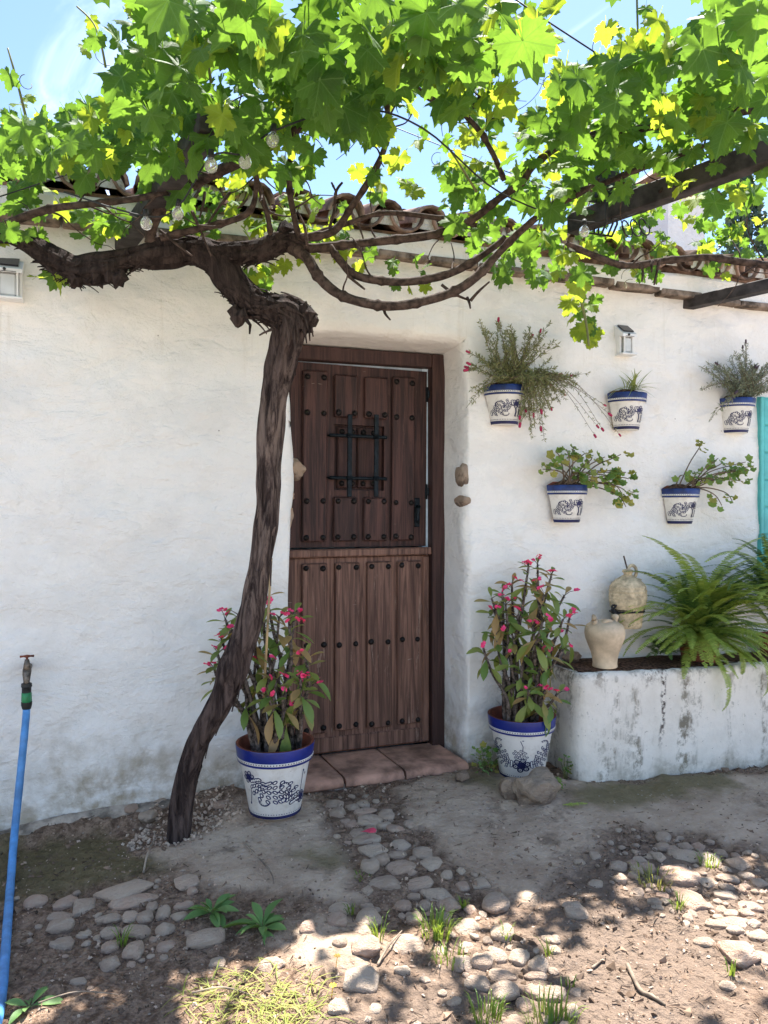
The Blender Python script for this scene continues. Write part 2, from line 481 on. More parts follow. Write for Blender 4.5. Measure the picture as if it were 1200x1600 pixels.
M['twig'] = m_plain('green_shoot', (0.16,0.17,0.06), 0.7)
M['bark'] = m_bark()
M['cane'] = m_plain('vine_cane', (0.075,0.053,0.044), 0.9, 0.15, vary=0.3, nscale=40, bmp=0.5)
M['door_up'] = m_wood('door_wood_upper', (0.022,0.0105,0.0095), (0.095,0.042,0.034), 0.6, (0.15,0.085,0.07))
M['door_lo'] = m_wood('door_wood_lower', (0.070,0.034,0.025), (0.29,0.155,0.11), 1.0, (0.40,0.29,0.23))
M['frame_wood'] = m_wood('door_frame_wood', (0.030,0.015,0.0135), (0.090,0.044,0.037))
M['iron'] = m_plain('wrought_iron', (0.009,0.015,0.020), 0.55, 0.4, 0.6, 0.3, 60, 0.3)
M['stud'] = m_plain('stud_iron', (0.022,0.018,0.017), 0.5, 0.4, 0.5, 0.3, 60)
M['gaplight'] = m_plain('gap_light_blue', (0.62,0.74,0.84), 0.6)  # bluish light through the door gap, put into a colour
M['terracotta'] = m_plain('terracotta_tile', (0.47,0.265,0.19), 0.8, 0.25, vary=0.28, nscale=7, bmp=0.4)
M['potclay'] = m_plain('pot_clay_inside', (0.21,0.062,0.036), 0.75, 0.3, vary=0.25)
M['mortar'] = m_plain('mortar', (0.42,0.35,0.30), 0.95, 0.1, vary=0.2, nscale=30)
M['rooftile'] = m_plain('roof_tile_clay', (0.30,0.195,0.15), 0.9, 0.15, vary=0.4, nscale=9, bmp=0.5)
M['eave'] = m_plain('eave_brick', (0.26,0.20,0.16), 0.95, 0.1, vary=0.35, nscale=14, bmp=0.8)
M['cobalt'] = m_plain('cobalt_glaze', (0.008,0.022,0.20), 0.32, 0.45, vary=0.12, nscale=8)
M['navy'] = m_plain('navy_pot_paint', (0.012,0.016,0.085), 0.5, 0.4, vary=0.2)
M['cobaltfaded'] = m_plain('faded_cobalt_glaze', (0.012,0.035,0.16), 0.45, 0.4, vary=0.25, nscale=14)
M['soil'] = m_plain('potting_soil', (0.075,0.05,0.036), 0.95, 0.1, vary=0.4, nscale=60, bmp=1.0)
M['soilred'] = m_plain('peat_soil', (0.13,0.075,0.05), 0.95, 0.1, vary=0.4, nscale=60, bmp=1.0)
M['turquoise'] = m_plain('turquoise_paint', (0.10,0.47,0.46), 0.5, 0.4, vary=0.08)
M['whiteplastic'] = m_plain('white_plastic', (0.78,0.78,0.77), 0.4, 0.4, vary=0.03)
M['solar'] = m_plain('solar_cell', (0.012,0.014,0.02), 0.25, 0.5)
M['lens'] = m_plain('lamp_lens', (0.60,0.62,0.62), 0.25, 0.5, vary=0.05)
M['brass'] = m_plain('aged_brass', (0.17,0.14,0.11), 0.5, 0.4, 0.7, 0.3, 50)
M['hose'] = m_plain('blue_hose', (0.085,0.27,0.58), 0.42, 0.4, vary=0.16, nscale=14)
M['hosegreen'] = m_plain('green_connector', (0.02,0.22,0.08), 0.4)
M['hoseblack'] = m_plain('black_rubber', (0.015,0.017,0.017), 0.5)
M['wire'] = m_plain('black_wire', (0.02,0.02,0.022), 0.6)
M['beam'] = m_plain('painted_beam', (0.058,0.048,0.046), 0.7, 0.3, vary=0.3, nscale=15, bmp=0.4)
M['jug'] = m_plain('cream_clay', (0.66,0.52,0.36), 0.75, 0.3, vary=0.16, nscale=8, bmp=0.2)
M['jug2'] = m_plain('weathered_cream_clay', (0.62,0.50,0.33), 0.85, 0.2, vary=0.2, nscale=30, bmp=0.3)
M['bamboo'] = m_plain('bamboo_cane', (0.55,0.38,0.20), 0.6, 0.3, vary=0.15)
M['crownleaf'] = m_leaf('crown_leaf', (0.125,0.215,0.045), (0.27,0.31,0.075), (0.42,0.46,0.06), 0.22, 0.45, red=(0.44,0.25,0.11), spec=0.4)
M['crownflower'] = m_plain('crown_flower', (0.88,0.07,0.21), 0.6, 0.3, vary=0.06)
M['crownstem'] = m_plain('crown_stem', (0.17,0.135,0.115), 0.9, 0.15, vary=0.4, nscale=60, bmp=1.0)
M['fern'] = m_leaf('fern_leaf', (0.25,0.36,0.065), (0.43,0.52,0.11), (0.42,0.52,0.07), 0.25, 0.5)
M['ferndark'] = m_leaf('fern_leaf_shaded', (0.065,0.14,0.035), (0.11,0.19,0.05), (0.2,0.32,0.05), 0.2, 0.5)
M['lav'] = m_leaf('lavender_leaf', (0.17,0.20,0.095), (0.31,0.30,0.13), (0.25,0.28,0.08), 0.15, 0.7)
M['lavgrey'] = m_leaf('grey_lavender_leaf', (0.20,0.23,0.15), (0.28,0.30,0.20), (0.2,0.24,0.12), 0.12, 0.7)
M['lavflower'] = m_plain('magenta_flower', (0.42,0.02,0.09), 0.7, vary=0.3)
M['lavdry'] = m_plain('dry_flower', (0.07,0.045,0.06), 0.8)
M['ger'] = m_leaf('geranium_leaf', (0.10,0.21,0.045), (0.20,0.30,0.07), (0.38,0.48,0.06), 0.2, 0.55, red=(0.36,0.30,0.07))
M['gerstem'] = m_plain('geranium_stem', (0.15,0.11,0.075), 0.8, vary=0.25)
M['spider'] = m_leaf('spider_leaf', (0.22,0.29,0.08), (0.36,0.40,0.14), (0.4,0.45,0.1), 0.2, 0.5)
M['weed'] = m_leaf('weed_leaf', (0.12,0.24,0.07), (0.19,0.32,0.10), (0.3,0.42,0.06), 0.2, 0.55)
M['grass'] = m_leaf('grass_blade', (0.10,0.20,0.035), (0.22,0.31,0.05), (0.4,0.5,0.06), 0.3, 0.55)
M['straw'] = m_leaf('yellowing_grass', (0.21,0.27,0.045), (0.38,0.36,0.11), (0.5,0.46,0.1), 0.3, 0.6)
M['litter'] = m_plain('dry_litter', (0.19,0.125,0.085), 0.9, vary=0.4, nscale=3)
M['clod'] = m_plain('soil_clod', (0.27,0.185,0.13), 0.95, 0.1, vary=0.35, nscale=4)
M['footing'] = m_plain('old_footing_mortar', (0.40,0.33,0.265), 0.95, 0.1, vary=0.35, nscale=11, bmp=0.8)
M['drystick'] = m_plain('dry_stick', (0.30,0.23,0.17), 0.9, vary=0.3)
M['peach'] = m_plain('peach_bulb', (0.80,0.32,0.14), 0.35)
M['petal'] = m_plain('pink_petal', (0.70,0.07,0.13), 0.5)
M['yellow'] = m_plain('yellow_flower', (0.80,0.48,0.03), 0.6)
M['conifer'] = m_leaf('conifer', (0.03,0.06,0.04), (0.05,0.09,0.055), (0.1,0.15,0.05), 0.15)
def m_potwhite():
    m, nt, b, co, out = new_mat('white_pot_glaze', 0.5, 0.35)
    n = noise(nt, rcoord(nt, co), 20, 6, 0.7)
    z = node(nt, 'ShaderNodeSeparateXYZ', {0: co}).outputs[2]
    c = mix(nt, step(nt, n, 0.45, 0.7), (0.74,0.72,0.68), (0.60,0.57,0.52))
    sp = step(nt, noise(nt, rcoord(nt, co), 55, 3, 0.7), 0.68, 0.74)
    c = mix(nt, mth(nt,'MULTIPLY', sp, 0.7), c, (0.22,0.19,0.17))
    setc(nt, b, c); return m
M['potwhite'] = m_potwhite()
def m_glass():
    m, nt, b, co, out = new_mat('bulb_glass', 0.08, 0.5)
    g = node(nt, 'ShaderNodeBsdfGlass', {'Roughness': 0.05, 'IOR': 1.1, 'Color': (1,1,1,1)})
    gl = node(nt, 'ShaderNodeBsdfDiffuse', {'Color': (0.85,0.85,0.83,1)})
    ms = node(nt, 'ShaderNodeMixShader', {0: 0.22, 1: g.outputs[0], 2: gl.outputs[0]})
    nt.links.new(ms.outputs[0], out.inputs[0]); return m
M['bulb'] = m_glass()
# ---------------------------------------------------------------- ground
def foot(x):
    return np.interp(x, [-3,-0.4,0.2,0.5,0.9,1.75,2.1,2.7,3.6,6], [-0.02,0.005,0.05,0.085,0.085,0.09,0.055,0.02,-0.02,-0.03])
def gz0(x, y):
    return foot(x)*(1 - sstep((-np.asarray(y))/1.25))
def PG(u, v):
    z = 0.0
    for _ in range(8):
        p = PD(u, v, (CAM.z - z)*F/(v - HV)); z = float(gz0(p.x, p.y))
    return Vector((p.x, p.y, z))
def poly_w(pts): return np.array([[PG(u, v).x, PG(u, v).y] for u, v in pts])
def sdist(px, py, poly):
    inside = np.zeros(px.shape, bool); d = np.full(px.shape, 1e9)
    n = len(poly)
    for i in range(n):
        x0, y0 = poly[i]; x1, y1 = poly[(i+1) % n]
        c = ((y0 > py) != (y1 > py)) & (px < (x1-x0)*(py-y0)/((y1-y0) if abs(y1-y0) > 1e-12 else 1e-12)+x0)
        inside ^= c
        ex, ey = x1-x0, y1-y0
        t = np.clip(((px-x0)*ex+(py-y0)*ey)/(ex*ex+ey*ey+1e-12), 0, 1)
        d = np.minimum(d, np.hypot(px-x0-t*ex, py-y0-t*ey))
    return np.where(inside, d, -d)
CONC = [poly_w(p) for p in (
    [(345,1255),(500,1240),(518,1300),(556,1360),(566,1404),(520,1424),(430,1408),(330,1388),(232,1372),(200,1335),(262,1318),(330,1290)],
    [(600,1235),(735,1200),(905,1225),(1260,1205),(1260,1335),(1060,1296),(960,1290),(905,1338),(835,1400),(775,1398),(715,1352),(655,1300)],
    [(486,1436),(556,1438),(602,1496),(560,1532),(500,1530),(430,1504)])]
MOSS = [poly_w(p) for p in ([(-120,1440),(-120,1320),(60,1325),(160,1308),(212,1330),(238,1372),(160,1388),(60,1402)],
    [(905,1228),(1140,1208),(1150,1236),(1000,1258),(900,1262)], [(470,1335),(530,1325),(545,1350),(480,1358)], [(735,1205),(800,1225),(790,1245),(720,1225)])]
RED = [poly_w(p) for p in ([(805,1425),(880,1360),(960,1325),(1280,1345),(1300,1530),(1150,1560),(1300,1700),(560,1720),(470,1640),(530,1538),(640,1512),(760,1498)],)]
def masks(x, y):
    wx = x + 0.11*fbm(x*6, y*6, 5, 3, 0.65); wy = y + 0.11*fbm(x*6, y*6, 5, 8, 0.65)
    def cover(polys, soft):
        m = np.zeros(x.shape)
        for p in polys: m = np.maximum(m, sstep(sdist(wx, wy, p)/soft*0.5+0.5))
        return m
    return cover(CONC, 0.06), cover(MOSS, 0.07), cover(RED, 0.22)
def gz(x, y, fine=True):
    x = np.asarray(x, float); y = np.asarray(y, float)
    c, mo, r = masks(x, y)
    z = gz0(x, y) + 0.014*np.maximum(c, mo*0.9)
    z = z + 0.022*fbm(x*1.7, y*1.7, 3, 5)*sstep((-y-0.1)/0.5) + 0.012*fbm(x*6, y*6, 4, 21)
    rough = 1-0.75*c
    z = z + rough*0.011*fbm(x*24, y*24, 3, 31) + 0.006*fbm(x*14, y*14, 3, 37)
    fw = sstep((0.75-x)/0.25)*sstep((y+0.13+0.03*fbm(x*6, y*0+2, 3, 4))/0.10)
    z = z + fw*0.055
    return z
def GZ(p): return float(gz(np.array([p[0]]), np.array([p[1]]))[0])
def ground():
    xs = np.arange(-1.15, 4.4, 0.0125); ys = np.arange(-2.25, 0.06, 0.0125)
    X, Y = np.meshgrid(xs, ys)
    Z = gz(X, Y)
    edge = np.minimum(np.minimum(X-xs[0], xs[-1]-X), Y-ys[0])
    Z = Z - 0.16*(1-sstep(edge/0.2))
    c, mo, r = masks(X, Y)
    nx, ny = len(xs), len(ys)
    v = np.stack([X.ravel(), Y.ravel(), Z.ravel()], 1)
    i = np.arange(ny-1)[:, None]*nx + np.arange(nx-1)[None]
    f = np.stack([i, i+1, i+nx+1, i+nx], -1).reshape(-1, 4)
    o = len(v)
    L = 150
    v2 = np.array([[-L,-L,-0.10],[L,-L,-0.10],[L,L,-0.10],[-L,L,-0.10]])
    me = bpy.data.meshes.new('ground')
    me.from_pydata(np.vstack([v, v2]).tolist(), [], f.tolist()+[[o,o+1,o+2,o+3]])
    a = me.color_attributes.new('mask', 'FLOAT_COLOR', 'POINT')
    cols = np.zeros((len(v)+4, 4)); cols[:, 3] = 1
    cols[:o, 0] = c.ravel(); cols[:o, 1] = mo.ravel(); cols[:o, 2] = r.ravel(); cols[o:, 2] = 1; cols[o:, 3] = 0
    a.data.foreach_set('color', cols.ravel())
    me.materials.append(M['ground'])
    me.polygons.foreach_set('use_smooth', [True]*len(me.polygons))
    g = link('ground', me); tag(g, 'rough earth yard with worn concrete patches and embedded cobbles', kind='structure')
    return g
GROUND = ground()

# ---------------------------------------------------------------- house
house = thing('house', 'low whitewashed house with clay tile eaves and a studded wooden door', 'house', (1.2, 0.3, 0))
XL, XR, ZT = 0.785, 1.722, 2.245      # rough opening
def wy(x, z):
    x = np.asarray(x, float); z = np.asarray(z, float)
    d = 0.026*fbm(x*1.3, z*1.3, 3, 41) + 0.017*fbm(x*4.5, z*5.5, 4, 51) + 0.0055*fbm(x*15, z*20, 3, 61)
    return d
def wall():
    xs = sorted(set([-6,-4,-2.5,-1.6] + list(np.round(np.arange(-0.9, 4.2, 0.022), 4)) + [4.6,5.2,6,7.5,9] + [XL, XR]))
    xs = [x for x in xs if not (min(abs(x-XL), abs(x-XR)) < 0.010 and x not in (XL, XR))]
    zs = sorted(set([-0.25,-0.12] + list(np.round(np.arange(-0.06, 2.60, 0.022), 4)) + [2.60, ZT]))
    zs = [z for z in zs if not (abs(z-ZT) < 0.010 and z != ZT)]
    X, Z = np.meshgrid(xs, zs); D = wy(X, Z)
    nx = len(xs)
    mb = MB()
    mb.v = [(x, y, z) for x, y, z in zip(X.ravel().tolist(), D.ravel().tolist(), Z.ravel().tolist())]
    for j in range(len(zs)-1):
        for i in range(nx-1):
            if xs[i] >= XL-1e-6 and xs[i+1] <= XR+1e-6 and zs[j+1] <= ZT+1e-6: continue
            mb.f.append((j*nx+i, j*nx+i+1, (j+1)*nx+i+1, (j+1)*nx+i))
    iL, iR, jT = xs.index(XL), xs.index(XR), zs.index(ZT)
    path = [(j*nx+iL, (1,0)) for j in range(0, jT)] + [(jT*nx+iL, (1,-1))] + [(jT*nx+i, (0,-1)) for i in range(iL+1, iR)] + [(jT*nx+iR, (-1,-1))] + [(j*nx+iR, (-1,0)) for j in range(jT-1, -1, -1)]
    prof = [(0.007,0.003),(0.016,0.010),(0.024,0.022),(0.029,0.042),(0.031,0.075),(0.031,0.12),(0.032,0.18),(0.034,0.30)]
    prev = [p[0] for p in path]
    for k, (e, dy) in enumerate(prof):
        cur = []
        for (idx, (nxn, nzn)) in path:
            x, y, z = mb.v[idx]
            w = float(fbm(z*3.0+x*3.0, x*2.0-z*1.3+k*0.12, 3, 71))
            ww = 0.020*w*min(1, k/3)*(1.0 if k < 6 else 0.4)
            if nxn == 1: ww += 0.012*math.sin(z*5.0+0.5)*min(1, k/3)*(1 if k < 6 else 0.3)
            ez = 0.02*(k/7) if nzn else 0
            cur.append(len(mb.v))
            mb.v.append((x+nxn*(e+ww), y*(1-k/7)+dy+0.01*w, z+nzn*(e+ww*0.6+ez)))
        for q in range(len(path)-1):
            mb.f.append((cur[q], cur[q+1], prev[q+1], prev[q]))
        prev = cur
    # sides and rear
    o = len(mb.v)
    for (x, y) in ((-6,0.0),(-6,5.2),(9,5.2),(9,0.0)):
        mb.v += [(x, y, -0.25), (x, y, 2.62)]
    for a in range(3):
        mb.f.append((o+2*a, o+2*a+1, o+2*a+3, o+2*a+2))
    for (x,) in ((-6,),(9,)):
        p = len(mb.v); mb.v += [(x,0,2.62),(x,2.6,3.42),(x,5.2,2.62)]; mb.f.append((p,p+1,p+2))
    mb.m = [0]*len(mb.f)
    return mb.build('wall', M['plaster'], house)
WALL = wall()

def px_x(u, y): return PY(u, 800, y).x
# exposed stones in the plaster
def stone_blob(seed, sub=2, rough=0.25):
    import bmesh
    bm = bmesh.new()
    if sub == 3 and seed % 3:
        q = random.Random(seed*77)
        for k in range(15):
            z = 1-2*(k+.5)/15; a = k*2.39996+q.uniform(-.5,.5); r = math.sqrt(1-z*z)*q.uniform(.82,1.1)
            bm.verts.new((0.5*r*math.cos(a), 0.5*r*math.sin(a), 0.5*z*q.uniform(.8,1.05)))
        bmesh.ops.convex_hull(bm, input=list(bm.verts))
        bmesh.ops.bevel(bm, geom=list(bm.edges), offset=0.075, segments=2, profile=0.5, affect='EDGES', clamp_overlap=True)
        bmesh.ops.triangulate(bm, faces=[f for f in bm.faces if len(f.verts) > 4])
        rough = 0.10
    else:
        bmesh.ops.create_icosphere(bm, subdivisions=sub, radius=0.5)
    off = Vector((seed*7.3, seed*3.1, seed*5.7))
    for v in bm.verts:
        n = mnoise.noise(v.co*2.2+off)*rough + mnoise.noise(v.co*5+off)*rough*0.35
        c = v.co*(1+n)
        q = 0.445 + 0.05*mnoise.noise(off)
        c = Vector((max(-q, min(q, c.x)), max(-q, min(q, c.y)), max(-q, min(q, c.z))))*1.15
        v.co = c
    me = bpy.data.meshes.new('cobblestone'); bm.to_mesh(me); bm.free()
    me.polygons.foreach_set('use_smooth', [True]*len(me.polygons))
    return me
COBBLES = [stone_blob(i+1, 3, (0.16,0.26,0.36)[i % 3]) for i in range(14)]
ROCKS = [stone_blob(i+30, 4, 0.62) for i in range(4)]
for me in COBBLES: me.materials.append(M['cobble'])
for me in ROCKS: me.materials.append(M['rock'])
def blob(name, kind, i, loc, dims, parent=None, mat=None, rot=(0,0,0)):
    me = (COBBLES if kind == 'c' else ROCKS)[i]
    o = link(name, me, parent, loc, rot, dims)
    if mat:
        o.material_slots[0].link = 'OBJECT'; o.material_slots[0].material = mat
    return o
for (u, v, y, w, h, d, k) in ((456,733,0.10,0.085,0.095,0.12,0),(442,812,0.07,0.06,0.13,0.10,1),(447,775,0.08,0.05,0.06,0.08,2)):
    blob('wall_stone', 'r', k, PY(u, v, y), (w, d, h), WALL, M['wallstone'], (0.2,0.3*k,0.4))
for (u, v, w, h, k) in ((716,742,0.066,0.13,3),(718,783,0.078,0.066,2)):
    p = PY(u, v, 0.06); blob('wall_stone', 'c', 2 if k == 3 else 5, (1.706, 0.055, p.z), (0.05, w*1.5, h*0.9), WALL, M['wallstone'], (0.1,0,0.0))
def footing():
    mb = MB(); xs = np.arange(-1.1, 0.36, 0.02); prof = [(0.03,0.075),(-0.018,0.066),(-0.040,0.055),(-0.054,0.030),(-0.062,0.0),(-0.066,-0.06)]
    for x in xs:
        e = min(1, (0.36-x)/0.12); g0 = float(gz0(x, -0.03))
        for k, (y, z) in enumerate(prof):
            n1 = float(fbm(x*5, k*0.7, 4, 131)); n2 = float(fbm(x*13, k*1.3, 3, 133))
            mb.v.append((x, (y+0.024*n1*(k > 0)+0.009*n2)*(e if y < 0 else 1), g0+(z+0.022*n1+0.009*n2)*(0.4+0.6*e)))
    c = len(prof)
    for i in range(len(xs)-1):
        for k in range(c-1): mb.f.append((i*c+k, i*c+k+1, (i+1)*c+k+1, (i+1)*c+k))
    mb.m = [0]*len(mb.f)
    mb.build('footing', M['footing'], WALL)
# upper eave: ledge course, plaster band, tiles
def eave():
    n = 0
    x = -1.5
    while x < 5.2:
        w = U(0.24, 0.31)
        z0 = 2.555 + 0.02*float(fbm(x*0.9, 1.0, 2, 77)) - 0.012*max(0, x-1.5)
        mb = MB()
        mb.box((x, -0.062-U(0,0.012), z0), (x+w-U(0.004,0.012), 0.06, z0+0.032+U(-0.004,0.004)), bev=0.006)
        for i, p in enumerate(mb.v):
            q = mnoise.noise_vector(Vector(p)*9)*0.007
            mb.v[i] = (p[0]+q.x, p[1]+q.y, p[2]+q.z)
        mb.build('eave_brick', M['eave'], WALL, smooth=False)
        x += w
    xs = np.arange(-1.6, 5.3, 0.05)
    mb = MB(); prof = [(-0.055,2.575),(-0.060,2.60),(-0.055,2.63),(-0.070,2.645),(-0.072,2.668),(0.05,2.69)]
    cols = len(prof)
    for x in xs:
        for (y, z) in prof:
            zz = z - 0.012*max(0, x-1.5)
            mb.v.append((x, y+0.012*float(fbm(x*4, z*9, 3, 81)), zz+0.008*float(fbm(x*3, 5, 2, 83))))
    for i in range(len(xs)-1):
        for k in range(cols-1): mb.f.append((i*cols+k, (i+1)*cols+k, (i+1)*cols+k+1, i*cols+k+1))
    mb.m = [0]*len(mb.f)
    mb.build('eave_band', M['plaster'], house)
eave()
def roof():
    # deck with a real thickness, both slopes
    mb = MB()
    P = R(17)
    def slab(y0, z0, y1, z1):
        o = len(mb.v)
        for x in (-6.2, 9.2):
            mb.v += [(x,y0,z0),(x,y1,z1),(x,y1,z1+0.06),(x,y0,z0+0.06)]
        mb.f += [(o,o+1,o+2,o+3),(o+7,o+6,o+5,o+4),(o,o+4,o+5,o+1),(o+2,o+6,o+7,o+3),(o+1,o+5,o+6,o+2),(o,o+3,o+7,o+4)]
    slab(-0.05, 2.632, 2.6, 2.632+2.65*math.tan(P)); slab(5.3, 2.632, 2.6, 2.632+2.65*math.tan(P))
    mb.m = [0]*len(mb.f)
    rf = mb.build('roof', M['rooftile'], house, smooth=False)
    # barrel tiles: covers and plaster plugs at the eaves
    def half(up, L=0.46, r0=0.088, r1=0.072, th=0.014):
        b = MB(); n = 9
        for yy, rr in ((0, r0), (L*0.5, (r0+r1)/2), (L, r1)):
            for ro in (rr, rr-th):
                for k in range(n):
                    a = math.pi*k/(n-1)
                    b.v.append((ro*math.cos(a), yy, ro*math.sin(a)*(1 if up else -1)))
        s = 2*n
        for i in range(2):
            for k in range(n-1):
                b.f.append((i*s+k, i*s+k+1, (i+1)*s+k+1, (i+1)*s+k)); b.f.append((i*s+n+k, (i+1)*s+n+k, (i+1)*s+n+k+1, i*s+n+k+1))
        for k in range(n-1):
            b.f.append((k, n+k, n+k+1, k+1)); b.f.append((2*s+k, 2*s+k+1, 2*s+n+k+1, 2*s+n+k))
        b.m = [0]*len(b.f)
        return b.mesh('roof_tile', M['rooftile'])
    cover, chan = half(True), half(False)
    pl = MB()
    vs = [(0,0,0)]+[(0.074*math.cos(math.pi*k/8), 0.0+0.006*math.sin(k*2), 0.074*math.sin(math.pi*k/8)-0.0) for k in range(9)]
    pl.add([(0,-0.012,0.03)]+vs[1:], [(0,k,k+1) for k in range(1,9)]+[(0,9,1)])
    plug = pl.mesh('mortar_plug', M['plaster'])
    x = -1.45; i = 0
    while x < 4.9:
        for row in range(3):
            yy = -0.125 + row*0.36; zz = 2.677 + row*0.36*math.tan(P) + 0.02 - 0.012*max(0, x-1.5)
            jx = U(-0.008, 0.008); jr = U(-0.05, 0.05)
            o = link('roof_tile', cover, rf, (x+jx, yy+U(-0.015,0.015), zz+0.02), (P, jr, U(-0.03,0.03)))
            o2 = link('roof_tile', chan, rf, (x+0.1+jx, yy-0.012, zz+0.058), (P, -jr, U(-0.03,0.03)))
        link('mortar_plug', plug, rf, (x+jx, -0.105, 2.680+0.02-0.012*max(0, x-1.5)), (0,0,U(-0.1,0.1)))
        x += 0.205+U(-0.006,0.006); i += 1
    # rest of the tiling as one mesh of long ribs
    rb = MB()
    xx = -6.0
    while xx < 9.1:
        y0 = 0.93 if -1.5 < xx < 4.9 else -0.12
        rb.tube([(xx, y0, 2.677+(y0+0.125)*math.tan(P)+0.03), (xx, 2.6, 2.677+2.725*math.tan(P)+0.03)], 0.085, 8)
        xx += 0.205
    o = rb.build('tiling', M['rooftile'], rf); o['kind'] = 'stuff'
roof()
# chimney with a hipped cap
def chimney():
    c = PD(1048, 300, 5.75)
    mb = MB()
    x, y = c.x, c.y
    for i, (w, z) in enumerate(((0.17,2.6),(0.168,3.2),(0.165,3.62))):
        mb.v += [(x-w,y-w,z),(x+w,y-w,z),(x+w,y+w,z),(x-w,y+w,z)]
        if i:
            for k in range(4): mb.f.append(((i-1)*4+k,(i-1)*4+(k+1)%4,i*4+(k+1)%4,i*4+k))
    mb.m = [0]*len(mb.f)
    ch = mb.build('chimney', M['plaster'], house, smooth=False)
    b = MB(); b.box((x-0.20,y-0.20,3.62),(x+0.20,y+0.20,3.665), bev=0.01)
    for sx in (-1,1):
        for sy in (-1,1): b.box((x+sx*0.13-0.035,y+sy*0.13-0.035,3.665),(x+sx*0.13+0.035,y+sy*0.13+0.035,3.80))
    b.build('cap_collar', M['terracotta'], ch, smooth=False)
    b = MB(); w = 0.23; z = 3.80
    b.add([(x-w,y-w,z),(x+w,y-w,z),(x+w,y+w,z),(x-w,y+w,z),(x,y,z+0.20)], [(3,2,1,0),(0,1,4),(1,2,4),(2,3,4),(3,0,4)])
    b.build('chimney_cap', M['mortar'], ch, smooth=False)
chimney()

# ---------------------------------------------------------------- door
DY = 0.24
FX1, FX2 = px_x(676, DY), 1.70
Zt, Zh = 2.187, 2.116
mb = MB()
mb.box((FX1, DY, 0.10), (FX2, DY+0.07, Zt), bev=0.004)
FR = mb.build('door_frame', M['frame_wood'], house, smooth=False)
mb = MB(); mb.box((0.62, DY+0.003, Zh), (FX1-0.002, DY+0.07, Zt-0.001), bev=0.004); mb.build('frame_head', M['frame_wood'], FR, smooth=False)
mb = MB(); mb.box((0.62, DY+0.002, 0.10), (0.765, DY+0.07, Zh-0.002), bev=0.004); mb.build('frame_post', M['frame_wood'], FR, smooth=False)
mb = MB(); mb.box((FX1-0.034, DY+0.062, 1.17), (FX1-0.001, DY+0.10, Zh+0.01)); mb.box((0.70, DY+0.075, Zh-0.03), (FX1-0.034, DY+0.10, Zh+0.01)); mb.build('gap_light_strip', M['gaplight'], FR, smooth=False)  # added strips whose pale blue stands for light showing through the gap
def zat(u, v, y): return PY(u, v, y).z
def studs(parent, spots, y, r=0.0155, name='stud'):
    me = None
    for (x, z) in spots:
        if me is None:
            b = MB(); b.lathe([(0.0001,0.012),(0.45,0.010),(0.8,0.0055),(1.0,0.0),(1.0,-0.003)], 12)
            b.v = [(p[0]*r, -p[2]*1.15, p[1]*r) for p in b.v]
            me = b.mesh(name, M['stud'])
        link(name, me, parent, (x, y, z), (0, U(0,6), 0), (U(.9,1.08),)*3)
def plank(x0, x1, z0, z1, y0, y1, parent, mt, name='plank'):
    b = MB(); b.box((x0, y0, z0), (x1, y1, z1), bev=0.006)
    for i, p in enumerate(b.v):
        b.v[i] = (p[0]+U(-.001,.001), p[1], p[2]+U(-.002,.002))
    o = b.build(name, mt, parent, smooth=False)
    return o
# lower leaf
LX0, LX1 = 0.772, FX1-0.006
yb = DY+0.034; yp = DY+0.012
b = MB(); b.box((LX0, yb, 0.142), (LX1, yb+0.04, 1.128), bev=0.004)
LOW = b.build('lower_door_leaf', M['door_lo'], house, smooth=False)
cols_lo = [(472,512),(524,563),(574,613),(622,659)]
ztop, zbot = zat(560,879,DY), zat(560,1141,DY)
sp = []
for (u0, u1) in cols_lo:
    x0, x1 = px_x(u0, yp), px_x(u1, yp)
    plank(x0, x1, zbot+U(-.004,.004), ztop+U(-.003,.003), yp, yb+0.004, LOW, M['door_lo'])
    for z in (ztop-0.024, 0.69, zbot+0.022):
        sp += [(x0+0.022+U(-.004,.004), z+U(-.005,.005)), (x1-0.020+U(-.004,.004), z+U(-.005,.005))]
studs(LOW, sp, yp)
plank(LX0+0.004, px_x(657, yb), 0.146, zbot-0.028, yb-0.006, yb+0.004, LOW, M['door_lo'], 'bottom_rail')
plank(px_x(660, yb), LX1-0.002, 0.146, 1.125, yb-0.005, yb+0.004, LOW, M['door_lo'], 'stile')
plank(LX0, LX1, 1.132, 1.172, DY-0.002, yb+0.03, LOW, M['door_lo'], 'drip_rail')
# upper leaf (ajar: swung in a little on its left hinge)
UX0, UX1 = 0.772, px_x(668, yb)
piv = Vector((UX0, yb, 1.182))
b = MB(); z0, z1 = 1.182, 2.108
HX0, HX1, HZ0, HZ1 = px_x(522, yb), px_x(601, yb), zat(560,765,yb), zat(560,663,yb)
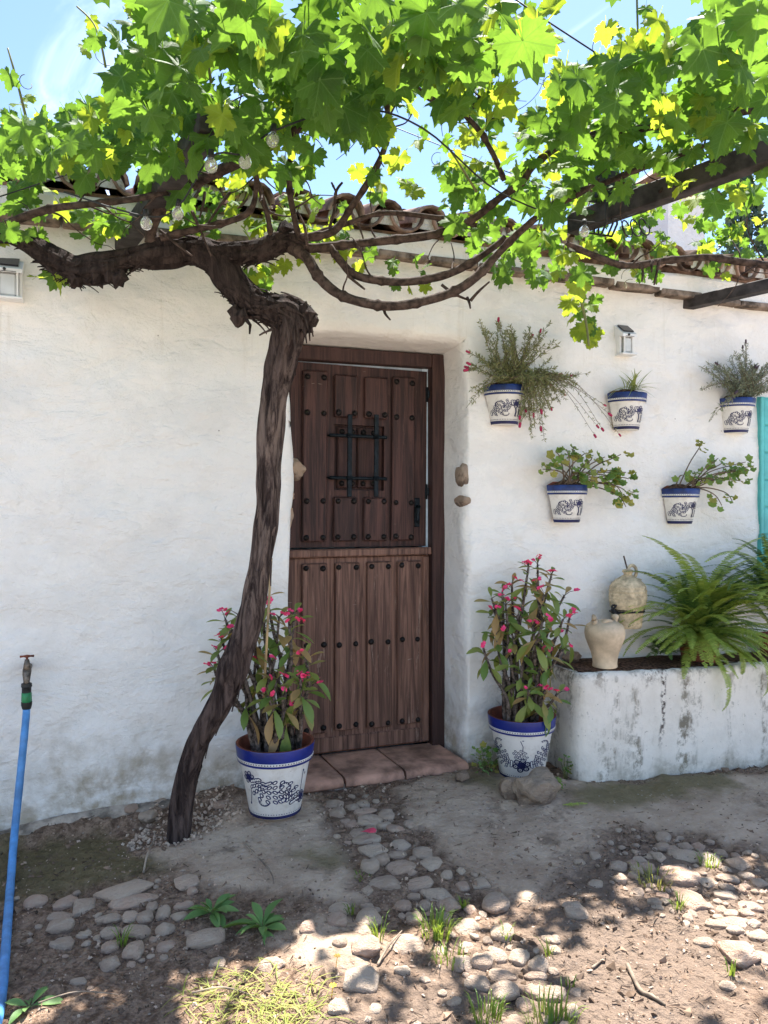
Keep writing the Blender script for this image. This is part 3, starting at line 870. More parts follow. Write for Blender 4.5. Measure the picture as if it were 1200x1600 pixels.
# frame of the leaf round the hatch hole (four slabs butted end to end)
b.box((UX0, yb, z0), (HX0, yb+0.04, z1)); b.box((HX1, yb, z0), (UX1, yb+0.04, z1))
b.box((HX0, yb, z0), (HX1, yb+0.04, HZ0)); b.box((HX0, yb, HZ1), (HX1, yb+0.04, z1))
b.v = [(p[0]-piv.x, p[1]-piv.y, p[2]-piv.z) for p in b.v]
UP = b.build('upper_door_leaf', M['door_up'], house, smooth=False)
UP.location = piv - WO[house.name]; UP.rotation_euler = (0, R(0.45), R(1.6)); WO[UP.name] = piv
zA = zat(490,577,DY); zB = zat(560,845,DY)
sp = []
c1 = (px_x(472,yp), px_x(511,yp)); c2 = (px_x(522,yp), px_x(559.5,yp)); c3 = (px_x(570,yp), px_x(607,yp)); c4 = (px_x(614,yp), px_x(650,yp))
for (x0, x1) in (c1, c4):
    plank(x0, x1, zB, zA, yp, yb+0.004, UP, M['door_up'])
    for z in (zA-0.03, zat(490,644,DY), zat(490,783,DY), zB+0.022): sp += [(x0+0.022, z+U(-.004,.004)), (x1-0.020, z+U(-.004,.004))]
zC = zat(560,651,DY); zD = zat(560,776,DY)
for (x0, x1) in (c2, c3):
    plank(x0, x1, zC, zA-0.012, yp, yb+0.004, UP, M['door_up'])
    plank(x0, x1, zB, zD, yp, yb+0.004, UP, M['door_up'])
    for z in (zC+0.022, zD-0.020, zB+0.022): sp += [(x0+0.022, z), (x1-0.020, z)]
hm = (HX0+HX1)/2
for (x0, x1) in ((HX0+0.022, hm-0.012), (hm-0.004, HX1-0.030)):
    plank(x0, x1, HZ0+0.012, HZ1-0.01, yb+0.012, yb+0.032, UP, M['door_up'], 'hatch_board')
studs(UP, sp, yp)
hs = []
for z in (HZ1-0.035, HZ0+0.035):
    for x in (HX0+0.045, hm-0.035, hm+0.025, HX1-0.055): hs.append((x, z))
studs(UP, hs, yb+0.012)
mb = MB(); mb.box((HX0+0.001, yb+0.033, HZ0+0.001), (HX1-0.001, yb+0.05, HZ1-0.001)); mb.build('hatch_back', M['door_up'], UP, smooth=False)
# iron grille
yg = yp-0.028
for u in (546, 588):
    x = px_x(u, yg); b = MB()
    b.box((x-0.012, yg-0.006, zat(u,775,yg)), (x+0.012, yg+0.006, zat(u,646,yg)), bev=0.002); b.build('grille_bar', M['iron'], UP, smooth=False)
for v in (680, 746):
    x0, x1 = px_x(514, yg), px_x(608, yg); z = zat(560, v, yg); b = MB()
    b.tube([(x0,yg+0.030,z),(x0+0.012,yg+0.010,z),(x0+0.03,yg+0.008,z),(x1-0.03,yg+0.008,z),(x1-0.012,yg+0.010,z),(x1,yg+0.030,z)], [0.004,0.010,0.0085,0.0085,0.010,0.004], 8)
    for u in (546, 588):
        x = px_x(u, yg); b.box((x-0.016, yg-0.009, z-0.011), (x+0.016, yg+0.016, z+0.011), bev=0.002)
    b.build('grille_bar', M['iron'], UP)
# handle and lock
x = px_x(657, DY); b = MB()
b.box((x-0.017, yb-0.006, zat(656,822,DY)), (x+0.017, yb, zat(656,776,DY)), bev=0.003)
zc = zat(656,790,DY); b.tube([(x,yb,zc),(x,yb-0.035,zc),(x-0.01,yb-0.045,zc-0.01),(x-0.015,yb-0.045,zc-0.07),(x-0.01,yb-0.038,zc-0.085)], [0.009,0.009,0.010,0.009,0.005], 8)
b.build('door_handle', M['iron'], UP, smooth=False)
for v in (612, 766):
    b = MB(); zz = zat(670, v, DY); xx = UX1-0.004
    b.box((xx-0.002, yb-0.004, zz-0.04), (xx+0.012, yb+0.02, zz+0.04), bev=0.003); b.tube([(xx+0.008,yb-0.012,zz-0.02),(xx+0.008,yb-0.012,zz+0.02)], 0.008, 8)
    b.build('latch', M['iron'], UP, smooth=False)
# added backing behind the gap, light from indoors put into its pale blue
mb = MB(); mb.box((0.6, 0.62, 0.0), (2.0, 0.64, 2.4)); mb.build('gap_light_backing', M['gaplight'], house, smooth=False)
# doorstep of three clay tiles
mb = MB(); mb.box((0.80, -0.055, 0.03), (1.70, 0.30, 0.098)); ST = mb.build('doorstep', M['mortar'], house, smooth=False)
xs_ = [0.76, 1.045, 1.345, 1.685]
for i in range(3):
    b = MB(); x0, x1 = xs_[i]+0.006, xs_[i+1]-0.006
    pr = [(0.29,0.099),(0.29,0.133),(-0.045,0.131),(-0.064,0.126),(-0.075,0.112),(-0.075,0.094),(-0.066,0.084),(-0.05,0.08)]
    nx = 5
    for k in range(nx):
        x = x0+(x1-x0)*k/(nx-1)
        for (y, z) in pr:
            sk = -0.10*(y+0.07) if (i, k) != (0,0) else 0
            b.v.append((x+sk*0.6, y+0.006*float(fbm(x*7, z*20, 2, 91)), z+0.004*float(fbm(x*5, y*6, 2, 95))-0.004*i*0.3))
    n = len(pr)
    for k in range(nx-1):
        for j in range(n-1): b.f.append((k*n+j, k*n+j+1, (k+1)*n+j+1, (k+1)*n+j))
    b.f.append(tuple(range(n))[::-1]); b.f.append(tuple((nx-1)*n+j for j in range(n)))
    b.m = [0]*len(b.f)
    b.build('step_tile', M['terracotta'], ST, sharp=40)
b = MB(); b.tube([PY(449,663,0.10), PY(449,663,-0.0)+Vector((0,-0.006,0))], 0.017, 14, caps=False); b.tube([PY(449,663,0.10), PY(449,663,0.02)], 0.012, 12)
tag(b.build('pipe_end', M['wire']), 'short black pipe end poking out of the wall beside the vine trunk', 'pipe')

# turquoise shutter at the right edge
sx0 = px_x(1186, -0.02)
b = MB(); b.box((sx0, -0.018, 0.90), (sx0+0.62, 0.03, 2.02)); WS = b.build('window_shutter', M['turquoise'], house, smooth=False)
z = 0.91
while z < 2.0:
    b = MB(); b.box((sx0+0.03, -0.030, z), (sx0+0.59, -0.018, z+0.150), bev=0.004); b.build('shutter_board', M['turquoise'], WS, smooth=False); z += 0.158
for (a0, a1) in ((sx0-0.0, sx0+0.027), (sx0+0.593, sx0+0.62)):
    b = MB(); b.box((a0, -0.036, 0.90), (a1, -0.019, 2.02), bev=0.003); b.build('shutter_stile', M['turquoise'], WS, smooth=False)

# ---------------------------------------------------------------- planter wall
def planter():
    y0 = -0.30
    xa = 2.155; xb = 5.2
    t = thing('masonry_planter', 'low whitewashed masonry planter bench along the wall right of the door', 'planter', (2.8, -0.15, 0))
    n = 120; mb = MB()
    # perimeter: left face from wall to corner (rounded) then the front
    per = [(xa+0.02, 0.03+0.0), (xa+0.016, -0.06), (xa+0.01, -0.13), (xa+0.005, -0.20), (xa+0.004, -0.255), (xa+0.018, -0.286), (xa+0.05, -0.30)]
    x = xa+0.08
    while x < xb: per.append((x, y0)); x += 0.03
    zs = [0.0, 0.12, 0.22, 0.32, 0.42, 0.52, 0.62, 0.72, 0.82, 0.9, 0.96, 1.0]
    W = len(per)
    for zf in zs:
        for (x, y) in per:
            top = 0.571 - 0.027*(x-xa); bot = -0.06
            z = bot + (top-bot)*zf
            nn = 0.014*float(fbm(x*2.2+y*2, z*3, 4, 101)) + 0.006*float(fbm(x*9+y*9, z*9, 3, 103))
            fx = -1 if y > y0+0.03 and x < xa+0.03 else 0
            rnd_ = 0.012 if zf > 0.99 else 0
            mb.v.append((x+(nn if fx else 0)+(rnd_ if fx else 0), y+(0 if fx else nn)+(0 if fx else rnd_), z+(0.008*float(fbm(x*6,y*6,3,107)) if zf > 0.93 else 0)))
    for j in range(len(zs)-1):
        for i in range(W-1): mb.f.append((j*W+i, j*W+i+1, (j+1)*W+i+1, (j+1)*W+i))
    # rim top going inward
    o = (len(zs)-1)*W; base = len(mb.v)
    for i, (x, y) in enumerate(per):
        mb.v.append((x, min(0.03, 0.06), 0.571-0.027*(x-xa)+0.001))
    for i in range(W-1): mb.f.append((o+i, o+i+1, base+i+1, base+i))
    mb.m = [0]*len(mb.f)
    mb.build('planter_body', M['planter'], t)
    b = MB(); xs = np.arange(xa+0.03, xb, 0.035); ys = np.linspace(-0.272, 0.02, 9)
    for x in xs:
        for y in ys:
            e = 1 if y < -0.26 else 0
            b.v.append((x, y+(0.016*float(fbm(x*7, 3, 3, 113)) if e else 0), 0.579-0.027*(x-xa)+0.010*float(fbm(x*8, y*8, 3, 109))-e*0.008))
    k = len(ys)
    for i in range(len(xs)-1):
        for j in range(k-1): b.f.append((i*k+j, i*k+j+1, (i+1)*k+j+1, (i+1)*k+j)[::-1])
    b.m = [0]*len(b.f)
    b.build('earth_top', M['soilred'], t)
    return t
def m_planter():
    m, nt, b, co, out = new_mat('grimy_whitewash', 0.92, 0.12)
    n1 = noise(nt, co, 4.0, 7, 0.7); 
    col = mix(nt, step(nt, n1, 0.40, 0.70), (0.82,0.77,0.69), (0.70,0.65,0.57))
    st = noise(nt, scalev(nt, co, (7,7,1.2)), 1.0, 6, 0.7)
    z = node(nt, 'ShaderNodeSeparateXYZ', {0: co}).outputs[2]
    gm = mth(nt,'MULTIPLY', step(nt, st, 0.48, 0.64), step(nt, noise(nt, co, 16, 6, 0.75), 0.43, 0.60))
    col = mix(nt, mth(nt,'MULTIPLY', gm, 0.95), col, (0.20,0.175,0.13))
    zz = mth(nt,'ADD', z, mth(nt,'MULTIPLY', mth(nt,'SUBTRACT', noise(nt, co, 6, 6, 0.7), 0.5), 0.5))
    col = mix(nt, mth(nt,'MULTIPLY', step(nt, zz, 0.13, -0.06), 0.75), col, (0.27,0.235,0.17))
    ed = mth(nt,'MULTIPLY', step(nt, zz, 0.50, 0.60), step(nt, noise(nt, co, 11, 6, 0.75), 0.47, 0.56))
    col = mix(nt, mth(nt,'MULTIPLY', ed, 0.9), col, (0.24,0.20,0.16))
    sp = step(nt, noise(nt, co, 42, 4, 0.7), 0.64, 0.70)
    col = mix(nt, mth(nt,'MULTIPLY', sp, 0.55), col, (0.15,0.125,0.10))
    x = node(nt, 'ShaderNodeSeparateXYZ', {0: co}).outputs[0]
    rs = mth(nt,'ABSOLUTE', mth(nt,'SUBTRACT', mth(nt,'ADD', x, mth(nt,'MULTIPLY', mth(nt,'SUBTRACT', noise(nt, co, 5, 4), 0.5), 0.10)), 2.66))
    rk = mth(nt,'MULTIPLY', step(nt, rs, 0.022, 0.006), step(nt, noise(nt, co, 34, 4, 0.7), 0.44, 0.56))
    col = mix(nt, mth(nt,'MULTIPLY', rk, step(nt, z, 0.12, 0.3)), col, (0.10,0.08,0.07))
    setc(nt, b, col)
    bump(nt, b, mth(nt,'ADD', n1, mth(nt,'MULTIPLY', noise(nt, co, 30, 5, 0.65), 0.5)), 0.8, 0.012)
    return m
M['planter'] = m_planter()
planter()
footing()
# ---------------------------------------------------------------- painted pots
class Decor:
    """2-D motifs (s along the arc, z up), wrapped on a conical pot"""
    def __init__(s): s.P = []; s.Fc = []; s.L = []; s.lay = 0
    def poly(s, pts, faces):
        o = len(s.P); s.P += pts; s.Fc += [tuple(i+o for i in f) for f in faces]; s.L += [s.lay]*len(pts)
    def disc(s, x, z, r, rz=None, n=10):
        rz = rz or r
        s.poly([(x, z)]+[(x+r*math.cos(2*math.pi*k/n), z+rz*math.sin(2*math.pi*k/n)) for k in range(n)], [(0, 1+k, 1+(k+1) % n) for k in range(n)])
    def ring(s, x, z, rx, rz, th, rot=0, n=12):
        pts = []
        for (a, b) in ((rx, rz), (rx-th, rz-th)):
            for k in range(n):
                t = 2*math.pi*k/n; px, pz = a*math.cos(t), b*math.sin(t)
                pts.append((x+px*math.cos(rot)-pz*math.sin(rot), z+px*math.sin(rot)+pz*math.cos(rot)))
        s.poly(pts, [(k, (k+1) % n, n+(k+1) % n, n+k) for k in range(n)])
    def stroke(s, pts, th):
        vs = []
        for i, (x, z) in enumerate(pts):
            a = pts[max(i-1, 0)]; b = pts[min(i+1, len(pts)-1)]
            dx, dz = b[0]-a[0], b[1]-a[1]; l = math.hypot(dx, dz) or 1
            vs += [(x-dz/l*th/2, z+dx/l*th/2), (x+dz/l*th/2, z-dx/l*th/2)]
        s.poly(vs, [(2*i, 2*i+1, 2*i+3, 2*i+2) for i in range(len(pts)-1)])
    def flower(s, x, z, r):
        s.disc(x, z, r*0.55)
        for k in range(6):
            a = 2*math.pi*k/6+0.3
            s.ring(x+r*0.82*math.cos(a), z+r*0.82*math.sin(a), r*0.42, r*0.42, r*0.19)
            s.disc(x+r*0.82*math.cos(a), z+r*0.82*math.sin(a), r*0.10, n=6)
    def scroll(s, x, z, r, flip=1, ph=0.0):
        pts = []
        for k in range(26):
            t = k/25; a = ph+flip*(t*5.4); rr = r*(1-0.62*t)
            pts.append((x+rr*math.cos(a), z+rr*math.sin(a)))
        s.stroke(pts, r*0.13)
        for k in range(10):
            a = ph+flip*(0.15+k*0.42); rr = r*0.80*(1-0.05*k)
            s.disc(x+rr*math.cos(a), z+rr*math.sin(a), r*0.085, n=6)
    def plume(s, pts, w, r):
        n = len(pts)
        for i, (x, z) in enumerate(pts):
            a = pts[max(i-1, 0)]; b = pts[min(i+1, n-1)]
            ang = math.atan2(b[1]-a[1], b[0]-a[0]); t = i/(n-1)
            ww = w*math.sin(math.pi*(0.12+0.76*t))
            for k in (-2, -1, 0, 1, 2):
                ox = -math.sin(ang)*ww*k/2.2; oz = math.cos(ang)*ww*k/2.2
                s.lay = 0; s.ell(x+ox, z+oz, r*1.12, r*0.74, ang+(0.8 if k > 0 else -0.8))
                s.lay = 1; s.ell(x+ox, z+oz, r*0.66, r*0.30, ang+(0.8 if k > 0 else -0.8)); s.lay = 0
        s.stroke(pts, r*0.5)
    def ell(s, x, z, rx, rz, rot, n=9):
        c, q = math.cos(rot), math.sin(rot)
        pts = [(x+rx*math.cos(t)*c-rz*math.sin(t)*q, z+rx*math.cos(t)*q+rz*math.sin(t)*c) for t in [2*math.pi*k/n for k in range(n)]]
        s.poly([(x, z)]+pts, [(0, 1+k, 1+(k+1) % n) for k in range(n)])
def lerp_pts(a, b, n, bow=0.0):
    out = []
    for i in range(n):
        t = i/(n-1); x = a[0]+(b[0]-a[0])*t; z = a[1]+(b[1]-a[1])*t
        L = math.hypot(b[0]-a[0], b[1]-a[1]); q = bow*math.sin(2*math.pi*t)*L
        out.append((x-(b[1]-a[1])/L*q, z+(b[0]-a[0])/L*q))
    return out
def motif_floor(d, h, mirror=False, x0=0.0, kind=0):
    q = h; st = len(d.P)
    if kind == 0:
        d.flower(x0-0.52*q, 0.80*q, 0.115*q)
        d.plume(lerp_pts((x0-0.36*q, 0.76*q), (x0+0.36*q, 0.27*q), 11, -0.12), 0.24*q, 0.050*q)
        d.scroll(x0+0.15*q, 0.62*q, 0.145*q, 1, -1.2); d.scroll(x0-0.17*q, 0.30*q, 0.135*q, 1, 2.0)
        d.flower(x0+0.52*q, 0.30*q, 0.115*q)
        d.stroke([(x0-0.46*q, 0.62*q), (x0-0.45*q, 0.42*q), (x0-0.47*q, 0.22*q)], 0.014*q); d.disc(x0-0.47*q, 0.22*q, 0.018*q, 0.03*q)
        d.stroke([(x0+0.50*q, 0.45*q), (x0+0.53*q, 0.66*q), (x0+0.56*q, 0.86*q)], 0.014*q); d.disc(x0+0.57*q, 0.88*q, 0.02*q, 0.03*q)
        d.disc(x0+0.62*q, 0.80*q, 0.015*q, 0.03*q)
    else:
        d.flower(x0, 0.30*q, 0.15*q)
        for sg in (-1, 1):
            d.plume(lerp_pts((x0+sg*0.2*q, 0.32*q), (x0+sg*0.72*q, 0.66*q), 8, sg*-0.1), 0.18*q, 0.041*q)
            d.scroll(x0+sg*0.52*q, 0.74*q, 0.17*q, -sg, 2.2 if sg > 0 else 0.9)
        d.plume(lerp_pts((x0-0.08*q, 0.46*q), (x0+0.03*q, 0.64*q), 4), 0.16*q, 0.032*q)
        d.stroke([(x0+0.02*q, 0.64*q), (x0+0.03*q, 0.78*q), (x0-0.02*q, 0.92*q)], 0.014*q); d.disc(x0+0.03*q, 0.93*q, 0.02*q, 0.012*q)
    for i in range(st, len(d.P)): d.P[i] = (x0+(d.P[i][0]-x0)*1.22, d.P[i][1])
def motif_wall(d, h):
    q = h; st = len(d.P)
    d.scroll(-0.25*q, 0.66*q, 0.20*q, 1, -0.9); d.scroll(-0.02*q, 0.26*q, 0.17*q, 1, 1.2)
    d.plume(lerp_pts((-0.48*q, 0.30*q), (0.14*q, 0.74*q), 8, -0.08), 0.23*q, 0.050*q)
    d.flower(0.30*q, 0.70*q, 0.17*q)
    for x in (0.27, 0.40): 
        d.stroke([(x*q, 0.50*q), ((x+0.02)*q, 0.34*q), ((x-0.02)*q, 0.16*q)], 0.05*q)
        d.ring(x*q, 0.16*q, 0.05*q, 0.035*q, 0.02*q)
    d.ring(0.52*q, 0.38*q, 0.05*q, 0.2*q, 0.022*q, 0.1)
    for i in range(st, len(d.P)): d.P[i] = (d.P[i][0]*1.55, d.P[i][1])
def wrap(d, rad, c, th0, sy=1.0, zoff=0.0, lift=0.0012):
    mb = MB()
    for (s, z), ly in zip(d.P, d.L):
        zz = z+zoff; r = rad(zz)+lift+0.0009*ly; a = th0+s/rad(zz)
        mb.v.append((c[0]+r*math.cos(a), c[1]+r*math.sin(a)*sy, c[2]+zz))
    mb.f = list(d.Fc); mb.m = [d.L[f[0]] for f in mb.f]
    return mb
def dots_row(d, z, r, a0, a1, n, dr):
    for k in range(n):
        d.disc((a0+(a1-a0)*(k+0.5)/n)*r, z, dr, n=6)
def floor_pot(t, c, kind, view_ang, faded=False):
    rb, rt, hb, H = 0.107, 0.147, 0.225, 0.295
    rad = lambda z: rb+(rt-rb)*z/hb
    mb = MB()
    mb.lathe([(0.0001,0.0),(rb-0.006,0.0),(rb,0.006),(rad(hb),hb),(rt+0.011,hb+0.002)], 48, c, 0)
    mb.lathe([(rb+0.001,0.004),(rad(0.016)+0.0016,0.016),(rad(0.016)-0.002,0.0165)], 48, c, 2)
    ri = rt+0.011
    mb.lathe([(ri,hb+0.002),(ri+0.0015,hb+0.011)], 48, c, 1)
    mb.lathe([(ri+0.0015,hb+0.011),(ri+0.003,hb+0.013),(ri+0.004,hb+0.022),(ri+0.003,hb+0.0225)], 48, c, 0)
    mb.lathe([(ri+0.003,hb+0.0225),(ri+0.008,H-0.004),(ri+0.007,H)], 48, c, 1)
    mb.lathe([(ri+0.007,H),(ri-0.004,H),(ri-0.009,H-0.01),(0.130,0.19)], 48, c, 3)
    mb.build('pot', [M['potwhite'], M['cobalt'], M['navy'], M['potclay']], t, sharp=50)
    d = Decor()
    if kind == 0:
        motif_floor(d, hb-0.03, x0=0.0); motif_floor(d, hb-0.03, x0=0.34)
        motif_floor(d, hb-0.03, x0=-0.34)
    else:
        motif_floor(d, hb-0.03, kind=1)
    b = wrap(d, rad, c, view_ang, 1.0, 0.022)
    d2 = Decor(); dots_row(d2, 0.024, 0.11, -math.pi, math.pi, 64, 0.0022)
    b2 = wrap(d2, rad, c, view_ang, 1.0, 0.0); b.add(b2.v, b2.f)
    d3 = Decor(); dots_row(d3, hb+0.0172, ri+0.0037, -math.pi, math.pi, 84, 0.0026)
    b3 = wrap(d3, lambda z: ri+0.0037, c, view_ang, 1.0, 0.0, 0.001); b.add(b3.v, b3.f)
    b.build('painted_pattern', [M['navy'], M['potwhite']], t, smooth=False)['kind'] = 'stuff'
    s = MB(); s.lathe([(0.134,0.205),(0.11,0.215),(0.06,0.222),(0.0001,0.225)], 30, c, 0, wob=lambda a, z: 1)
    for i, p in enumerate(s.v): s.v[i] = (p[0], p[1], p[2]+0.008*mnoise.noise(Vector(p)*30))
    s.build('soil', M['soil'], t)
    g = MB()
    for _ in range(60):
        a = U(0, 6.28); r = 0.12*math.sqrt(U(0,1)); w = U(.003,.008)
        pebble(g, Vector((c[0]+r*math.cos(a), c[1]+r*math.sin(a), c[2]+0.225)), w)
    o = g.build('soil_pebble', M['cobble'], t, smooth=False); o['kind'] = 'stuff'
def pebble(mb, p, w):
    vs = [(1,0,0),(-1,0,0),(0,1,0),(0,-1,0),(0,0,.7),(0,0,-.7)]
    q = Matrix.Rotation(U(0,6.28), 3, rv())
    sc = (w*U(.7,1.3), w*U(.6,1.1), w*U(.5,.9))
    mb.add([p+q@Vector((x*sc[0], y*sc[1], z*sc[2])) for x, y, z in vs], [(0,2,4),(2,1,4),(1,3,4),(3,0,4),(2,0,5),(1,2,5),(3,1,5),(0,3,5)])
def wall_pot(t, c, white_rim=False):
    rb, rt, hb, H, sy = 0.070, 0.100, 0.145, 0.195, 1.05
    rad = lambda z: rb+(rt-rb)*z/hb
    A = dict(a0=math.pi, a1=2*math.pi, sy=sy)
    mb = MB(); ri = rt+0.008
    mb.lathe([(0.0001,0),(rb-0.003,0),(rb,0.004),(rt,hb),(ri,hb+0.001)], 28, c, 0, **A)
    mb.lathe([(rb+0.0005,0.002),(rad(0.017)+0.0015,0.017),(rad(0.017)-0.001,0.0175)], 28, c, 2, **A)
    mb.lathe([(ri,hb+0.001),(ri+0.001,hb+0.011)], 28, c, 1, **A)
    mb.lathe([(ri+0.001,hb+0.011),(ri+0.003,hb+0.0125),(ri+0.003,hb+0.0185),(ri+0.002,hb+0.0195)], 28, c, 0, **A)
    mb.lathe([(ri+0.002,hb+0.0195),(ri+0.005,H-0.003),(ri+0.003,H)], 28, c, 1, **A)
    mb.lathe([(ri+0.003,H),(ri-0.006,H),(ri-0.009,H-0.02),(rt-0.006,hb)], 28, c, 3, **A)
    prof = [(rb,0),(rt,hb),(ri,hb+0.002),(ri+0.004,H)]
    vs = [(c[0]+s*r, c[1]+0.0, c[2]+z) for (r, z) in prof for s in (-1,1)]
    vs += [(c[0]+0.075, c[1], c[2]+H+0.018),(c[0]-0.075, c[1], c[2]+H+0.018)]
    mb.add(vs, [(0,1,3,2),(2,3,5,4),(4,5,7,6),(6,7,8,9)], 3)
    mb.build('pot', [M['potwhite'], M['cobaltfaded'], M['navy'], M['potclay']], t, sharp=50)
    d = Decor(); motif_wall(d, hb-0.035)
    b = wrap(d, rad, c, 1.5*math.pi-0.30, sy, 0.024)
    d2 = Decor(); dots_row(d2, 0.024, 0.075, -1.5, 1.5, 28, 0.0022); b2 = wrap(d2, rad, c, 1.5*math.pi, sy); b.add(b2.v, b2.f)
    d3 = Decor(); dots_row(d3, hb+0.0155, ri+0.003, -1.5, 1.5, 34, 0.0023); b3 = wrap(d3, lambda z: ri+0.003, c, 1.5*math.pi, sy, 0, 0.001); b.add(b3.v, b3.f)
    b.build('painted_pattern', [M['navy'], M['potwhite']], t, smooth=False)['kind'] = 'stuff'
    s = MB(); s.lathe([(ri-0.004,H-0.010),(0.07,H+0.010),(0.035,H+0.024),(0.0001,H+0.028)], 22, c, 0, **A)
    for i, p in enumerate(s.v): s.v[i] = (p[0], p[1], p[2]+0.007*mnoise.noise(Vector(p)*35))
    s.build('soil', M['soilred'], t)

# ---------------------------------------------------------------- leaves as meshes
def blade_mesh(name, mt, w=0.34, fold=0.12, curl=0.25, n=6, peak=0.6, stalk=0.08):
    b = MB()
    for i in range(n+1):
        t = i/n; y = stalk+(1-stalk)*t
        ww = w/2*(math.sin(math.pi*min(1, t**(math.log(0.5)/math.log(peak)))))**0.8 if 0 < t < 1 else 0.006
        z = -curl*t*t
        b.v += [(-ww, y, z+fold*ww*2), (0, y, z), (ww, y, z+fold*ww*2)]
    for i in range(n):
        for k in (0, 1): b.f.append((3*i+k, 3*i+k+1, 3*i+k+4, 3*i+k+3))
    o = len(b.v); b.v += [(-0.012,0,0.0),(0.012,0,0.0),(0.012,stalk+0.02,0),(-0.012,stalk+0.02,0)]; b.f.append((o,o+1,o+2,o+3))
    b.m = [0]*len(b.f)
    return b.mesh(name, mt)
CROWN_LEAVES = [blade_mesh('leaf', M['crownleaf'], U(.27,.34), 0.18, c, 6, 0.62) for c in (0.10, 0.25, 0.40)]
def crown_flower_mesh():
    b = MB()
    for _ in range(random.randint(3, 5)):
        c = rv()*U(0.1,0.5); c.z = abs(c.z)*0.6
        nrm = (c+Vector((0,0,0.6))+rv()*0.4).normalized(); t1 = nrm.orthogonal().normalized()
        for sg in (0, math.pi/2, math.pi, 1.5*math.pi):
            q = Matrix.Rotation(sg, 3, nrm); dr = q @ t1; sd = nrm.cross(dr)
            r = 0.34; pts = [c]
            for k in range(7):
                a = math.pi*(k/6-0.5)
                pts.append(c+dr*(r*(0.35+0.65*math.cos(a)))+sd*(r*0.62*math.sin(a))+nrm*(0.10*math.cos(a)))
            b.add(pts, [(0,k,k+1) for k in range(1,7)])
    return b.mesh('flower', M['crownflower'])
CROWN_FLOWERS = [crown_flower_mesh() for _ in range(5)]
def crown_plant(t, c, ends, extra=()):
    base = Vector(c)+Vector((0,0,0.21))
    for i, (u, v, d, nl, nf) in enumerate(ends):
        tip = PD(u, v, d)
        a = U(0, 6.28); r = U(0.015, 0.075)
        b0 = base+Vector((r*math.cos(a), r*math.sin(a)*0.8, 0))
        b0.x += max(-0.05, min(0.05, (tip.x-base.x)*0.25))
        L = (tip-b0).length
        m1 = b0.lerp(tip, 0.35)+Vector((U(-.03,.03), U(-.03,.03), 0.02)); m1.x = b0.x+(m1.x-b0.x)*0.55
        m2 = b0.lerp(tip, 0.75)+Vector((U(-.028,.028), U(-.02,.02), -0.01))
        pts, rr = smooth_path([b0, m1, m2, tip], [U(.010,.015), .0100, .0075, .005], 7)
        sb = MB(); sb.tube(pts, rr, 7, disp=lambda k, an, p: 1+0.22*mnoise.noise(p*90))
        for k in range(2, len(pts)-1):
            for _ in range(5):
                dr = rv(); q = pts[k].lerp(pts[k+1], U(0,1)); s0 = dr.orthogonal().normalized()*0.0017; e = q+dr*(rr[k]+U(.008,.015))
                m = dr.cross(s0)
                sb.add([q+s0+dr*rr[k]*.8, q-s0+dr*rr[k]*.8, q+m+dr*rr[k]*.8, e], [(0,1,3),(1,2,3),(2,0,3)])
        sb.build('stem', M['crownstem'], t)
        ax = (pts[-1]-pts[-4]).normalized()
        for k in range(nl+2):
            az = k*2.4+U(-.3,.3); f = k/max(1, nl-1)
            side = (Matrix.Rotation(az, 3, ax) @ ax.orthogonal().normalized())
            lift = 0.95-1.15*f
            dirv = (side+ax*lift+Vector((0,0,-0.02-0.22*f))).normalized()
            pos = pts[-1]-ax*(0.075*f)
            link('leaf', random.choice(CROWN_LEAVES), t, mat=frame(pos, dirv, (ax*0.8+Vector((0,-0.35,0.6))+rv()*0.25), U(.082,.125)*(0.72+0.35*f)))
        for k in range(nf):
            sd = rv(); sd.z = abs(sd.z)*0.5+0.1; sd.y = -abs(sd.y)
            fp = pts[-1]+sd*U(.025,.055)+Vector((0,-0.01,0.012))
            fb = MB(); fb.tube([pts[-1], pts[-1].lerp(fp, .5)+Vector((0,0,.006)), fp], [.0022,.0016,.0014], 5)
            st = fb.build('flower_stalk', M['crownstem'], t)
            link('flower', random.choice(CROWN_FLOWERS), st, fp, (U(-.5,.9), U(-.5,.5), U(0,6)), (U(.025,.034),)*3)

# left pot (beside the trunk) and right pot (against the planter)
pl_ = PD(430, 1285, 3.26); pl_.z = GZ(pl_)+0.004
tL = thing('potted_plant', 'thorny red-flowered plant in a blue and white pot between the vine trunk and the door', 'potted plant', pl_, 'red-flowered thorny plants in painted pots')
va = math.atan2(CAM.y-pl_.y, CAM.x-pl_.x)
floor_pot(tL, pl_, 0, va)
crown_plant(tL, pl_, [
    (362,985,3.2,9,2),(346,1000,3.22,8,2),(335,1048,3.18,8,2),(372,960,3.22,7,1),(352,968,3.24,7,2),(340,1022,3.2,7,2),(400,975,3.30,7,1),(412,948,3.30,6,2),
    (436,965,3.26,9,3),(452,978,3.22,8,3),(460,958,3.28,6,2),(476,1025,3.20,9,1),(470,1060,3.18,8,4),(482,1075,3.22,8,3),
    (424,1035,3.18,6,1),(432,1062,3.16,6,2),(440,1088,3.14,3,1),(418,1088,3.12,5,2),(384,1065,3.22,4,1),(448,1105,3.2,4,1),(398,1040,3.30,4,1),
    (405,1010,3.32,5,0),(440,1020,3.30,4,0),(414,920,3.32,5,1)])
b = MB(); b.tube([PD(412,1090,3.17), PD(424,872,3.24)], 0.0055, 8); b.build('stake', M['bamboo'], tL)
pr_ = PD(815, 1200, 3.755); pr_.z = GZ(pr_)+0.004
tR = thing('potted_plant', 'thorny red-flowered plant in a blue and white pot in the corner beside the white planter', 'potted plant', pr_, 'red-flowered thorny plants in painted pots')
va = math.atan2(CAM.y-pr_.y, CAM.x-pr_.x)
floor_pot(tR, pr_, 1, va)
